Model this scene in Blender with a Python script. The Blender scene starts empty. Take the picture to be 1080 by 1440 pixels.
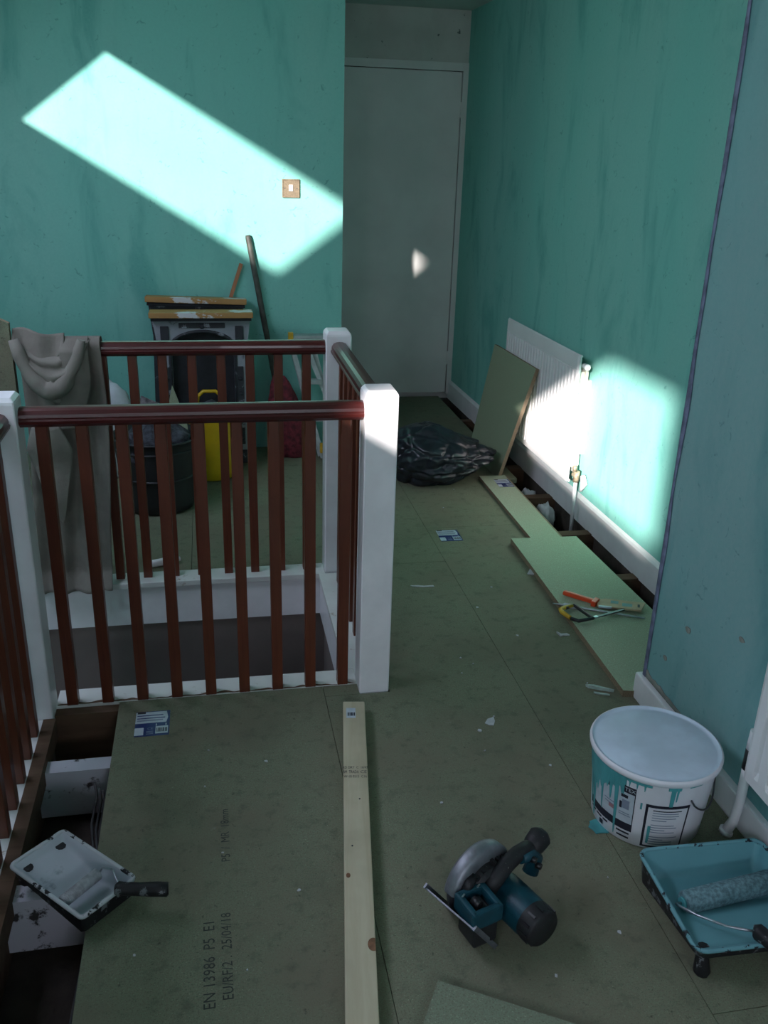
import bpy, bmesh, math, random
from mathutils import Vector, Matrix, noise
random.seed(7)
scene = bpy.context.scene
col = scene.collection
PI = math.pi

# ------------------------------------------------------------------ camera
cam_data = bpy.data.cameras.new('camera')
cam_data.sensor_fit = 'VERTICAL'
cam_data.sensor_height = 36.0
cam_data.lens = 1264.0 * 36.0 / 1440.0
cam_data.clip_start = 0.02
cam = bpy.data.objects.new('camera', cam_data)
col.objects.link(cam)
RT = Vector((0.98241, -0.18443, 0.02911)); UP = Vector((0.04162, 0.36826, 0.92879)); FW = Vector((0.18202, 0.91125, -0.36946))
cam.matrix_world = Matrix(((RT.x, UP.x, -FW.x, 0.0), (RT.y, UP.y, -FW.y, 0.0), (RT.z, UP.z, -FW.z, 1.5), (0, 0, 0, 1)))
scene.camera = cam

# ------------------------------------------------------------------ sky, sun, exposure
SKY = 12.6
SUN_DIR = Vector((0.4766, 0.8345, -0.2764)).normalized()
world = bpy.data.worlds.new('sky'); scene.world = world
world.use_nodes = True
wn = world.node_tree.nodes; wl = world.node_tree.links
wn.clear()
w_out = wn.new('ShaderNodeOutputWorld'); w_bg = wn.new('ShaderNodeBackground')
w_geo = wn.new('ShaderNodeTexCoord'); w_sep = wn.new('ShaderNodeSeparateXYZ'); w_ramp = wn.new('ShaderNodeValToRGB')
w_ramp.color_ramp.elements[0].position = 0.0; w_ramp.color_ramp.elements[0].color = (0.93, 0.94, 1.06, 1)     # hazy horizon
w_ramp.color_ramp.elements[1].position = 0.9; w_ramp.color_ramp.elements[1].color = (0.80, 0.86, 1.16, 1)     # pale blue overhead
w_bg.inputs['Strength'].default_value = SKY
wl.new(w_geo.outputs['Generated'], w_sep.inputs[0]); wl.new(w_sep.outputs['Z'], w_ramp.inputs['Fac'])
wl.new(w_ramp.outputs['Color'], w_bg.inputs['Color']); wl.new(w_bg.outputs[0], w_out.inputs['Surface'])
sun = bpy.data.lights.new('sun', 'SUN'); sun.energy = 20.0; sun.angle = math.radians(1.3); sun.color = (1.0, 0.92, 0.88)
sun_o = bpy.data.objects.new('sun', sun); col.objects.link(sun_o)
sun_o.rotation_euler = SUN_DIR.to_track_quat('-Z', 'Y').to_euler(); sun_o.location = (-4, -6, 5)
vs = scene.view_settings
vs.view_transform = 'Standard'; vs.look = 'None'; vs.gamma = 1.0; vs.use_curve_mapping = False
vs.exposure = 0.0
scene.cycles.max_bounces = 10; scene.cycles.diffuse_bounces = 7; scene.cycles.caustics_reflective = False; scene.cycles.caustics_refractive = False
scene.cycles.sample_clamp_indirect = 6.0
ADDED_WINDOW = (0.05, 0.95, 1.38, 2.10)  # unseen rear window, added as fill light for surfaces facing the camera
SLOPE_X0, SLOPE_M = -0.95, 0.75           # the sloping ceiling: z = 2.3 + 0.75 (x + 0.95)
def slope_z(x): return 2.3 + SLOPE_M * (x - SLOPE_X0)
SKYLIGHTS = [(-1.45, -1.022, 1.57, 3.65), (-1.50, -1.02, -2.70, -0.90)]
SPLAY = {(SKYLIGHTS[0][0], SKYLIGHTS[0][2]): 0.0, (SKYLIGHTS[1][0], SKYLIGHTS[1][2]): 0.27}     # the second opening has one skewed side, a made-up shape to steer its sunbeam
for (x0, x1, y0, y1) in SKYLIGHTS:          # portals guide the sky light through the openings
    pd = bpy.data.lights.new('skylight_portal', 'AREA'); pd.shape = 'RECTANGLE'
    pd.size = (x1 - x0) / math.cos(math.atan(SLOPE_M)); pd.size_y = y1 - y0
    pd.cycles.is_portal = True
    po = bpy.data.objects.new('skylight_portal', pd); col.objects.link(po)
    po.location = ((x0 + x1) / 2 - 0.03, (y0 + y1) / 2, slope_z((x0 + x1) / 2) + 0.04)
    po.rotation_euler = (0, -math.atan(SLOPE_M), 0)

pd = bpy.data.lights.new('window_portal', 'AREA'); pd.shape = 'RECTANGLE'; pd.size = ADDED_WINDOW[1] - ADDED_WINDOW[0]; pd.size_y = ADDED_WINDOW[3] - ADDED_WINDOW[2]; pd.cycles.is_portal = True
po = bpy.data.objects.new('window_portal', pd); col.objects.link(po); po.location = ((ADDED_WINDOW[0] + ADDED_WINDOW[1]) / 2, -2.96, (ADDED_WINDOW[2] + ADDED_WINDOW[3]) / 2); po.rotation_euler = (math.pi / 2, 0, 0)

# ------------------------------------------------------------------ materials
MATS = {}
def principled(name, rough=0.6, spec=0.5, metal=0.0, coat=0.0):
    m = bpy.data.materials.new(name); m.use_nodes = True
    nt = m.node_tree; b = nt.nodes['Principled BSDF']
    b.inputs['Roughness'].default_value = rough; b.inputs['Metallic'].default_value = metal
    b.inputs['Specular IOR Level'].default_value = spec; b.inputs['Coat Weight'].default_value = coat
    MATS[name] = m
    return m, nt, b
def coords(nt, scale=(1, 1, 1)):
    tc = nt.nodes.new('ShaderNodeTexCoord'); mp = nt.nodes.new('ShaderNodeMapping')
    mp.inputs['Scale'].default_value = scale
    nt.links.new(tc.outputs['Object'], mp.inputs['Vector'])
    return mp.outputs['Vector']
def noise_fac(nt, vec, scale, detail=3.0, lo=0.4, hi=0.6, rough=0.55, dist=0.0):
    n = nt.nodes.new('ShaderNodeTexNoise'); n.inputs['Scale'].default_value = scale
    n.inputs['Detail'].default_value = detail; n.inputs['Roughness'].default_value = rough; n.inputs['Distortion'].default_value = dist
    nt.links.new(vec, n.inputs['Vector'])
    r = nt.nodes.new('ShaderNodeMapRange'); r.inputs['From Min'].default_value = lo; r.inputs['From Max'].default_value = hi
    r.interpolation_type = 'SMOOTHSTEP'
    nt.links.new(n.outputs['Fac'], r.inputs['Value'])
    return r.outputs['Result']
def mixc(nt, fac, a, b, mult=1.0):
    m = nt.nodes.new('ShaderNodeMix'); m.data_type = 'RGBA'
    if mult != 1.0:
        mm = nt.nodes.new('ShaderNodeMath'); mm.operation = 'MULTIPLY'; mm.inputs[1].default_value = mult
        nt.links.new(fac, mm.inputs[0]); fac = mm.outputs[0]
    nt.links.new(fac, m.inputs['Factor'])
    for v, s in ((a, 'A'), (b, 'B')):
        sock = [i for i in m.inputs if i.name == s and i.type == 'RGBA'][0]
        if isinstance(v, tuple): sock.default_value = (*v, 1.0)
        else: nt.links.new(v, sock)
    return [o for o in m.outputs if o.type == 'RGBA'][0]
def bump(nt, b, height, strength=0.2, dist=0.01):
    n = nt.nodes.new('ShaderNodeBump'); n.inputs['Strength'].default_value = strength; n.inputs['Distance'].default_value = dist
    nt.links.new(height, n.inputs['Height']); nt.links.new(n.outputs['Normal'], b.inputs['Normal'])
def simple(name, color, rough=0.6, var=0.15, scale=14.0, spec=0.5, metal=0.0, bstr=0.05, vscale=(1, 1, 1), coat=0.0):
    m, nt, b = principled(name, rough, spec, metal, coat)
    v = coords(nt, vscale)
    f = noise_fac(nt, v, scale, 4.0, 0.3, 0.7)
    dark = tuple(c * (1 - var) for c in color); light = tuple(min(1, c * (1 + var)) for c in color)
    nt.links.new(mixc(nt, f, dark, light), b.inputs['Base Color'])
    if bstr: bump(nt, b, noise_fac(nt, v, scale * 6, 3.0, 0.2, 0.8), bstr, 0.003)
    return m
def chipped(name, base, under, amount=(0.56, 0.62), scale=18.0, rough=0.5, vscale=(1, 1, 1), spec=0.4):
    """paint worn or splashed over something of another colour"""
    m, nt, b = principled(name, rough, spec)
    v = coords(nt, vscale)
    f = noise_fac(nt, v, scale, 6.0, amount[0], amount[1], 0.65)
    f2 = noise_fac(nt, v, 5.0, 3.0, 0.3, 0.7)
    c0 = mixc(nt, f2, tuple(c * 0.85 for c in base), base)
    nt.links.new(mixc(nt, f, c0, under), b.inputs['Base Color'])
    bump(nt, b, f, 0.15, 0.002)
    return m
def teal_wall(name, base, dark, grey, patch_amt=0.75):
    m, nt, b = principled(name, 0.75, 0.25)
    v = coords(nt); vs_ = coords(nt, (1, 1, 0.33)); vst = coords(nt, (5, 5, 0.7))
    c = mixc(nt, noise_fac(nt, vs_, 1.6, 5.0, 0.35, 0.65), base, grey, 0.55)
    c = mixc(nt, noise_fac(nt, vs_, 4.5, 6.0, 0.5, 0.72, 0.6, 0.6), c, dark, patch_amt)
    c = mixc(nt, noise_fac(nt, vst, 3.0, 5.0, 0.58, 0.80), c, dark, 0.25)
    c = mixc(nt, noise_fac(nt, v, 26.0, 5.0, 0.62, 0.72, 0.6, 1.5), c, tuple(x * 0.6 for x in dark), 0.55)
    c = mixc(nt, noise_fac(nt, v, 90.0, 3.0, 0.3, 0.7), c, tuple(x * 0.9 for x in base), 0.3)
    nt.links.new(c, b.inputs['Base Color'])
    bump(nt, b, noise_fac(nt, v, 14.0, 6.0, 0.3, 0.7), 0.12, 0.006)
    return m
def chipboard(name, green, brown, dark, stains=True):
    m, nt, b = principled(name, 0.8, 0.2)
    v = coords(nt)
    c = mixc(nt, noise_fac(nt, v, 170.0, 3.0, 0.35, 0.65), green, brown, 0.55)
    c = mixc(nt, noise_fac(nt, v, 320.0, 2.0, 0.5, 0.72), c, dark, 0.6)
    c = mixc(nt, noise_fac(nt, v, 260.0, 2.0, 0.62, 0.72), c, tuple(x * 1.9 for x in green), 0.5)
    if stains:
        c = mixc(nt, noise_fac(nt, v, 2.2, 5.0, 0.40, 0.66), c, brown, 0.8)
        c = mixc(nt, noise_fac(nt, v, 24.0, 6.0, 0.50, 0.70, 0.65), c, dark, 0.45)
        c = mixc(nt, noise_fac(nt, v, 70.0, 4.0, 0.60, 0.72, 0.7), c, tuple(x * 0.35 for x in dark), 0.55)
        c = mixc(nt, noise_fac(nt, v, 3.7, 6.0, 0.53, 0.75), c, dark, 0.35)
        c = mixc(nt, noise_fac(nt, v, 9.0, 7.0, 0.66, 0.78, 0.7), c, (0.45, 0.47, 0.45), 0.45)
    nt.links.new(c, b.inputs['Base Color'])
    bump(nt, b, noise_fac(nt, v, 300.0, 2.0, 0.3, 0.7), 0.08, 0.001)
    return m
def wood(name, a, bcol, rough=0.5, grain=(30, 30, 2.0), coat=0.0, spec=0.5):
    m, nt, b = principled(name, rough, spec, 0.0, coat)
    v = coords(nt, grain)
    c = mixc(nt, noise_fac(nt, v, 1.0, 5.0, 0.3, 0.7, 0.6, 0.4), a, bcol)
    v2 = coords(nt)
    c = mixc(nt, noise_fac(nt, v2, 6.0, 3.0, 0.4, 0.75), c, tuple(x * 0.7 for x in a), 0.5)
    nt.links.new(c, b.inputs['Base Color'])
    bump(nt, b, noise_fac(nt, v, 2.0, 4.0, 0.3, 0.7), 0.06, 0.002)
    return m

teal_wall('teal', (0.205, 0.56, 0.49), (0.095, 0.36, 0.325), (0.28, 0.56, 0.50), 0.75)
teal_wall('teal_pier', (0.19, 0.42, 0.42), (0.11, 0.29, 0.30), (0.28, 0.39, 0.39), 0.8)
chipboard('board_green', (0.200, 0.228, 0.150), (0.190, 0.170, 0.120), (0.085, 0.092, 0.064))
chipboard('board_loose', (0.29, 0.345, 0.235), (0.27, 0.27, 0.19), (0.16, 0.185, 0.12), False)
chipboard('board_clean', (0.37, 0.435, 0.31), (0.34, 0.35, 0.25), (0.22, 0.25, 0.17), False)  # clean boards, lifted paler to put bounced sunlight into their colour
chipboard('board_mid', (0.215, 0.26, 0.18), (0.20, 0.20, 0.145), (0.11, 0.125, 0.085), False)
chipboard('board_edge', (0.24, 0.18, 0.12), (0.32, 0.25, 0.16), (0.10, 0.075, 0.05), False)
simple('white_gloss', (0.84, 0.83, 0.85), 0.35, 0.05, 9.0, bstr=0.04)
chipped('white_worn', (0.72, 0.73, 0.70), (0.30, 0.22, 0.14), (0.60, 0.70), 12.0, 0.5)
chipped('joist_white', (0.60, 0.60, 0.66), (0.045, 0.04, 0.04), (0.55, 0.60), 9.0, 0.7)
simple('door_white', (0.74, 0.74, 0.72), 0.45, 0.06, 3.0)
chipped('lintel_white', (0.62, 0.62, 0.58), (0.13, 0.16, 0.15), (0.66, 0.68), 24.0, 0.7)
simple('ceiling_white', (0.62, 0.63, 0.60), 0.9, 0.06, 4.0)
wood('mahogany', (0.045, 0.008, 0.008), (0.085, 0.014, 0.012), 0.33, (3.0, 40, 40), 0.12)
wood('mahogany_y', (0.045, 0.008, 0.008), (0.085, 0.014, 0.012), 0.33, (40, 3.0, 40), 0.12)
wood('baluster_wood', (0.088, 0.019, 0.008), (0.150, 0.038, 0.016), 0.42, (40, 40, 2.5), 0.15)
wood('brown_timber', (0.085, 0.045, 0.025), (0.13, 0.075, 0.042), 0.85, (3, 30, 30))
wood('pine', (0.50, 0.43, 0.29), (0.58, 0.52, 0.37), 0.6, (40, 3.0, 40))
simple('pine_knot', (0.22, 0.10, 0.05), 0.6, 0.3, 60.0)
simple('brown_plaster', (0.21, 0.17, 0.155), 0.95, 0.12, 3.0, bstr=0.08)
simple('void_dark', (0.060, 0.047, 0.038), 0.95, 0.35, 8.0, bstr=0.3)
simple('radiator_white', (0.80, 0.79, 0.80), 0.32, 0.03, 6.0, bstr=0.0)
simple('radiator_back', (0.62, 0.60, 0.52), 0.5, 0.05, 6.0, bstr=0.0)
simple('brass', (0.30, 0.25, 0.17), 0.5, 0.5, 60.0, metal=0.3)
simple('brass_plate', (0.20, 0.155, 0.10), 0.45, 0.18, 120.0, metal=0.1)
simple('white_plastic', (0.80, 0.80, 0.82), 0.4, 0.04, 8.0, bstr=0.0)
simple('bucket_white', (0.78, 0.77, 0.82), 0.42, 0.04, 8.0, bstr=0.02)
simple('lid_pale', (0.62, 0.72, 0.84), 0.45, 0.12, 7.0, bstr=0.03)
simple('paint_teal', (0.075, 0.34, 0.36), 0.42, 0.2, 9.0, bstr=0.1)
chipped('tray_teal', (0.165, 0.40, 0.45), (0.02, 0.03, 0.04), (0.70, 0.73), 16.0, 0.45)
chipped('tray_rim_teal', (0.16, 0.38, 0.43), (0.012, 0.016, 0.022), (0.56, 0.60), 40.0, 0.5)
simple('paint_sheepskin_teal', (0.21, 0.37, 0.41), 0.9, 0.35, 130.0, bstr=0.8)
chipped('tray_white', (0.54, 0.58, 0.62), (0.10, 0.12, 0.15), (0.60, 0.76), 11.0, 0.6)
chipped('tray_rim_white', (0.58, 0.60, 0.62), (0.012, 0.012, 0.014), (0.55, 0.58), 26.0, 0.6)
simple('roller_grey', (0.42, 0.42, 0.44), 0.9, 0.25, 60.0, bstr=0.6)
simple('black_plastic', (0.014, 0.014, 0.016), 0.42, 0.3, 12.0, bstr=0.03)
chipped('black_splashed', (0.014, 0.014, 0.016), (0.16, 0.17, 0.18), (0.56, 0.62), 40.0, 0.5)
simple('tub_black', (0.016, 0.017, 0.020), 0.5, 0.3, 8.0, bstr=0.05)
simple('bin_bag', (0.016, 0.019, 0.027), 0.30, 0.3, 20.0, bstr=0.10, spec=0.6)
simple('ink', (0.015, 0.015, 0.03), 0.6, 0.1, 20.0, bstr=0.0)
simple('ink_soft', (0.05, 0.055, 0.045), 0.8, 0.2, 20.0, bstr=0.0)
simple('label_blue', (0.015, 0.03, 0.15), 0.35, 0.15, 30.0, bstr=0.0)
simple('label_white', (0.50, 0.56, 0.62), 0.35, 0.08, 30.0, bstr=0.0)
simple('label_grey', (0.23, 0.27, 0.36), 0.4, 0.1, 30.0, bstr=0.0)
simple('label_red', (0.38, 0.20, 0.22), 0.4, 0.1, 30.0, bstr=0.0)
simple('saw_teal', (0.005, 0.052, 0.075), 0.45, 0.2, 30.0, bstr=0.05)
chipped('saw_black', (0.018, 0.018, 0.02), (0.20, 0.20, 0.19), (0.66, 0.72), 160.0, 0.55)
simple('alloy', (0.27, 0.28, 0.31), 0.5, 0.15, 30.0, metal=0.75)
simple('steel', (0.45, 0.47, 0.50), 0.32, 0.15, 40.0, metal=0.85)
simple('dark_steel', (0.10, 0.10, 0.11), 0.4, 0.2, 30.0, metal=0.7)
simple('orange_plastic', (0.72, 0.075, 0.02), 0.4, 0.08, 20.0, bstr=0.0)
simple('card', (0.50, 0.37, 0.24), 0.7, 0.08, 25.0, bstr=0.02)
simple('card_print', (0.20, 0.36, 0.36), 0.7, 0.1, 25.0, bstr=0.0)
simple('yellow_plastic', (0.62, 0.40, 0.01), 0.45, 0.1, 10.0, bstr=0.03)
simple('hack_yellow', (0.62, 0.38, 0.03), 0.45, 0.12, 30.0, bstr=0.0)
simple('red_mesh', (0.15, 0.016, 0.028), 0.75, 0.55, 45.0, bstr=0.6)
simple('dust_sheet', (0.165, 0.155, 0.130), 0.95, 0.12, 12.0, bstr=0.25)
simple('dust_sheet_edge', (0.19, 0.18, 0.152), 0.95, 0.1, 12.0, bstr=0.2)
simple('white_sack', (0.52, 0.56, 0.60), 0.55, 0.15, 8.0, bstr=0.2)
simple('ladder_alloy', (0.36, 0.42, 0.41), 0.5, 0.15, 20.0, metal=0.2)
chipped('iron_flaked', (0.030, 0.034, 0.042), (0.30, 0.33, 0.37), (0.55, 0.66), 17.0, 0.6)
chipped('iron_pale', (0.29, 0.32, 0.36), (0.03, 0.035, 0.045), (0.55, 0.68), 13.0, 0.6)
simple('iron_dark', (0.010, 0.012, 0.017), 0.7, 0.4, 14.0, bstr=0.2)
chipped('mantel_wood', (0.40, 0.22, 0.075), (0.55, 0.56, 0.58), (0.56, 0.60), 7.0, 0.6, (1, 1, 3))
chipped('mantel_white', (0.62, 0.65, 0.68), (0.40, 0.22, 0.08), (0.56, 0.62), 9.0, 0.6)
simple('pole_grey', (0.062, 0.068, 0.058), 0.6, 0.35, 20.0, bstr=0.1)
wood('stick_orange', (0.36, 0.14, 0.065), (0.46, 0.20, 0.10), 0.7, (30, 30, 3))
simple('rubble', (0.14, 0.13, 0.135), 0.95, 0.7, 40.0, bstr=0.5)
simple('rubble_dark', (0.045, 0.048, 0.06), 0.95, 0.8, 35.0, bstr=0.5)
simple('paper_white', (0.52, 0.53, 0.55), 0.9, 0.12, 30.0, bstr=0.1)
simple('flake_teal', (0.42, 0.52, 0.47), 0.8, 0.2, 60.0, bstr=0.1)
simple('lilac_bead', (0.155, 0.175, 0.27), 0.85, 0.35, 26.0, bstr=0.2)
simple('bare_plaster', (0.24, 0.25, 0.22), 0.9, 0.2, 20.0, bstr=0.2)
simple('cable_grey', (0.09, 0.09, 0.09), 0.6, 0.2, 20.0, bstr=0.0)
simple('frame_grey', (0.30, 0.30, 0.31), 0.5, 0.05, 8.0, bstr=0.0)

def RX(a): return Matrix.Rotation(a, 4, 'X')
def RY(a): return Matrix.Rotation(a, 4, 'Y')
for nm_, tr in (('dusty_glass', 0.56), ('clear_glass', 0.98)):  # first pane is an added filter dimming the first skylight's sun and sky
    m = bpy.data.materials.new(nm_); m.use_nodes = True; nt = m.node_tree; nt.nodes.clear()
    o_ = nt.nodes.new('ShaderNodeOutputMaterial'); t_ = nt.nodes.new('ShaderNodeBsdfTransparent'); g_ = nt.nodes.new('ShaderNodeBsdfGlossy'); x_ = nt.nodes.new('ShaderNodeMixShader')
    n_ = nt.nodes.new('ShaderNodeTexNoise'); n_.inputs['Scale'].default_value = 3.0; r_ = nt.nodes.new('ShaderNodeMapRange'); r_.inputs['To Min'].default_value = tr * 0.94; r_.inputs['To Max'].default_value = min(1.0, tr * 1.06)
    nt.links.new(n_.outputs['Fac'], r_.inputs['Value']); nt.links.new(r_.outputs['Result'], t_.inputs['Color'])
    g_.inputs['Roughness'].default_value = 0.05; x_.inputs['Fac'].default_value = 0.03
    nt.links.new(t_.outputs[0], x_.inputs[1]); nt.links.new(g_.outputs[0], x_.inputs[2]); nt.links.new(x_.outputs[0], o_.inputs['Surface'])
    MATS[nm_] = m
# ------------------------------------------------------------------ mesh helpers
class MB:
    def __init__(self):
        self.bm = bmesh.new(); self.mats = []; self.cur = 0
    def mat(self, name):
        if name not in self.mats: self.mats.append(name)
        self.cur = self.mats.index(name); return self
    def face(self, vs_):
        try:
            f = self.bm.faces.new(vs_); f.material_index = self.cur; return f
        except ValueError:
            return None
    def box(self, x0, x1, y0, y1, z0, z1, M=None, bev=0.0):
        t = bmesh.new()
        bmesh.ops.create_cube(t, size=1.0)
        for v in t.verts:
            v.co = Vector(((x0 + x1) / 2 + v.co.x * (x1 - x0), (y0 + y1) / 2 + v.co.y * (y1 - y0), (z0 + z1) / 2 + v.co.z * (z1 - z0)))
        if bev > 0: bmesh.ops.bevel(t, geom=list(t.edges), offset=bev, segments=2, affect='EDGES', profile=0.6)
        return self.absorb(t, M)
    def absorb(self, t, M=None):
        mp = {}
        for v in t.verts: mp[v] = self.bm.verts.new(M @ v.co if M else v.co)
        for f in t.faces:
            g = self.face([mp[v] for v in f.verts])
            if g: g.smooth = f.smooth
        t.free(); return self
    def prism(self, pts, z0, z1, M=None):
        n = len(pts)
        lo = [Vector((p[0], p[1], z0)) for p in pts]; hi = [Vector((p[0], p[1], z1)) for p in pts]
        if M: lo = [M @ v for v in lo]; hi = [M @ v for v in hi]
        a = [self.bm.verts.new(v) for v in lo]; b = [self.bm.verts.new(v) for v in hi]
        self.face(a[::-1]); self.face(b)
        for i in range(n): self.face([a[i], a[(i + 1) % n], b[(i + 1) % n], b[i]])
        return self
    def tube(self, pts, r, seg=10, cap=True, M=None, closed=False):
        pts = [Vector(p) for p in pts]; n = len(pts)
        rs = r if isinstance(r, (list, tuple)) else [r] * n
        rings = []
        t0 = (pts[1] - pts[0]).normalized()
        ref = Vector((0, 0, 1)) if abs(t0.z) < 0.9 else Vector((1, 0, 0))
        nrm = (ref - t0 * ref.dot(t0)).normalized()
        for i, p in enumerate(pts):
            a = pts[max(i - 1, 0)]; b = pts[min(i + 1, n - 1)]
            if closed: a = pts[(i - 1) % n]; b = pts[(i + 1) % n]
            t = (b - a).normalized()
            nrm = (nrm - t * nrm.dot(t)).normalized(); bi = t.cross(nrm)
            ring = []
            for k in range(seg):
                an = 2 * PI * k / seg
                co = p + (nrm * math.cos(an) + bi * math.sin(an)) * rs[i]
                ring.append(self.bm.verts.new(M @ co if M else co))
            rings.append(ring)
        m = n if closed else n - 1
        for i in range(m):
            A, B = rings[i], rings[(i + 1) % n]
            for k in range(seg):
                f = self.face([A[k], A[(k + 1) % seg], B[(k + 1) % seg], B[k]])
                if f: f.smooth = True
        if cap and not closed:
            self.face(rings[0][::-1]); self.face(rings[-1])
        return self
    def lathe(self, prof, seg=32, M=None, smooth=True, a0=0.0, a1=2 * PI):
        """prof: list of (r, z)"""
        full = abs(a1 - a0 - 2 * PI) < 1e-6
        cnt = seg if full else seg + 1
        rings = []
        for (r, z) in prof:
            ring = []
            for k in range(cnt):
                an = a0 + (a1 - a0) * k / seg
                co = Vector((r * math.cos(an), r * math.sin(an), z))
                ring.append(self.bm.verts.new(M @ co if M else co))
            rings.append(ring)
        for i in range(len(rings) - 1):
            for k in range(seg):
                k2 = (k + 1) % cnt
                f = self.face([rings[i][k], rings[i][k2], rings[i + 1][k2], rings[i + 1][k]])
                if f: f.smooth = smooth
        return self, rings
    def grid(self, fn, nu, nv, smooth=True, M=None):
        g = []
        for i in range(nu + 1):
            row = []
            for j in range(nv + 1):
                co = Vector(fn(i / nu, j / nv)); row.append(self.bm.verts.new(M @ co if M else co))
            g.append(row)
        for i in range(nu):
            for j in range(nv):
                f = self.face([g[i][j], g[i + 1][j], g[i + 1][j + 1], g[i][j + 1]])
                if f: f.smooth = smooth
        return g
    def build(self, name, mat=None, parent=None, recalc=True, kind=None):
        if recalc: bmesh.ops.recalc_face_normals(self.bm, faces=list(self.bm.faces))
        me = bpy.data.meshes.new(name); self.bm.to_mesh(me); self.bm.free()
        for n in (self.mats or [mat]): me.materials.append(MATS[n])
        o = bpy.data.objects.new(name, me); col.objects.link(o)
        if parent: o.parent = parent
        if kind: o['kind'] = kind
        return o
def solid(o, th, offset=-1.0):
    m = o.modifiers.new('thickness', 'SOLIDIFY'); m.thickness = th; m.offset = offset; return o
def tag(o, label=None, cat=None, group=None, kind=None):
    if label: o['label'] = label
    if cat: o['category'] = cat
    if group: o['group'] = group
    if kind: o['kind'] = kind
    return o
def thing(name, label, cat, loc=(0, 0, 0), rz=0.0, group=None):
    o = bpy.data.objects.new(name, None); o.empty_display_size = 0.05; col.objects.link(o)
    o.location = loc; o.rotation_euler = (0, 0, rz)
    return tag(o, label, cat, group)
def box_obj(name, mat, parent, *b, bev=0.0):
    return MB().box(*b, bev=bev).build(name, mat, parent)
def copy_tree(o, parent=None):
    c = o.copy(); col.objects.link(c)
    if parent: c.parent = parent
    for ch in list(o.children): copy_tree(ch, c)
    return c
def text_mesh(s, size):
    """outline of a line of lettering as flat triangles in the XY plane, centred"""
    cu = bpy.data.curves.new('lettering', 'FONT'); cu.body = s; cu.size = size; cu.align_x = 'CENTER'; cu.align_y = 'CENTER'
    cu.resolution_u = 2
    ob = bpy.data.objects.new('lettering', cu); col.objects.link(ob)
    dg = bpy.context.evaluated_depsgraph_get(); dg.update()
    me = bpy.data.meshes.new_from_object(ob.evaluated_get(dg))
    vs_ = [v.co.copy() for v in me.vertices]; fs = [tuple(p.vertices) for p in me.polygons]
    bpy.data.objects.remove(ob); bpy.data.curves.remove(cu); bpy.data.meshes.remove(me)
    return vs_, fs
def add_text(mb, s, size, fn):
    vs_, fs = text_mesh(s, size)
    bv = [mb.bm.verts.new(fn(v)) for v in vs_]
    for f in fs: mb.face([bv[i] for i in f])

# ================================================================== THE SETTING
WY = 4.72            # plane of the sunlit teal wall
DY = 5.80            # plane of the door wall
WR = (1.59, DY); WRA = 0.0172     # right wall: point and yaw
def wall_x(y): return WR[0] - math.sin(WRA) * (y - DY)
PX, PY = 1.228, 2.12              # face and far corner of the near pier

def struct(o, label=None): return tag(o, label, None, None, 'structure')
struct(box_obj('wall_back', 'teal', None, -1.85, 0.683, WY, DY + 0.15, -0.3, 2.45), 'teal painted wall with a patch of sunlight')
wr = MB().box(0, 0.15, -3.85, 0.2, -0.3, 2.45).build('wall_right', 'teal'); struct(wr, 'teal painted wall behind the low white radiator')
MB().box(-0.004, 0.0, -3.70, 0.0, -0.19, -0.025).build('bare_wall_base', 'void_dark', wr)
wr.location = (WR[0], WR[1], 0); wr.rotation_euler = (0, 0, WRA)
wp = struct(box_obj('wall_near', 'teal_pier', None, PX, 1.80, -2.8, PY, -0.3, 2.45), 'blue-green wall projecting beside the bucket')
bead = MB()
def bead_fn(u, v):
    z = 0.06 + 2.26 * v
    w = 0.016 + 0.012 * noise.noise(Vector((3.1, 0.2, z * 5.0)))
    return (PX - 0.0025, PY + 0.0025 - w * u - 0.001, z)
bead.grid(bead_fn, 2, 60)
bead.grid(lambda u, v: (PX - 0.0025 + 0.02 * u, PY + 0.0015, 0.06 + 2.26 * v), 1, 10)
solid(bead.build('corner_bead', 'lilac_bead', wp), 0.002, 0.0)
struct(box_obj('wall_far', 'lintel_white', None, 0.60, 1.66, DY, DY + 0.15, 2.022, 2.45), 'off-white chipped plaster above the door')
struct(box_obj('ceiling', 'ceiling_white', None, SLOPE_X0, 1.80, -2.8, DY + 0.15, 2.30, 2.45))
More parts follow.
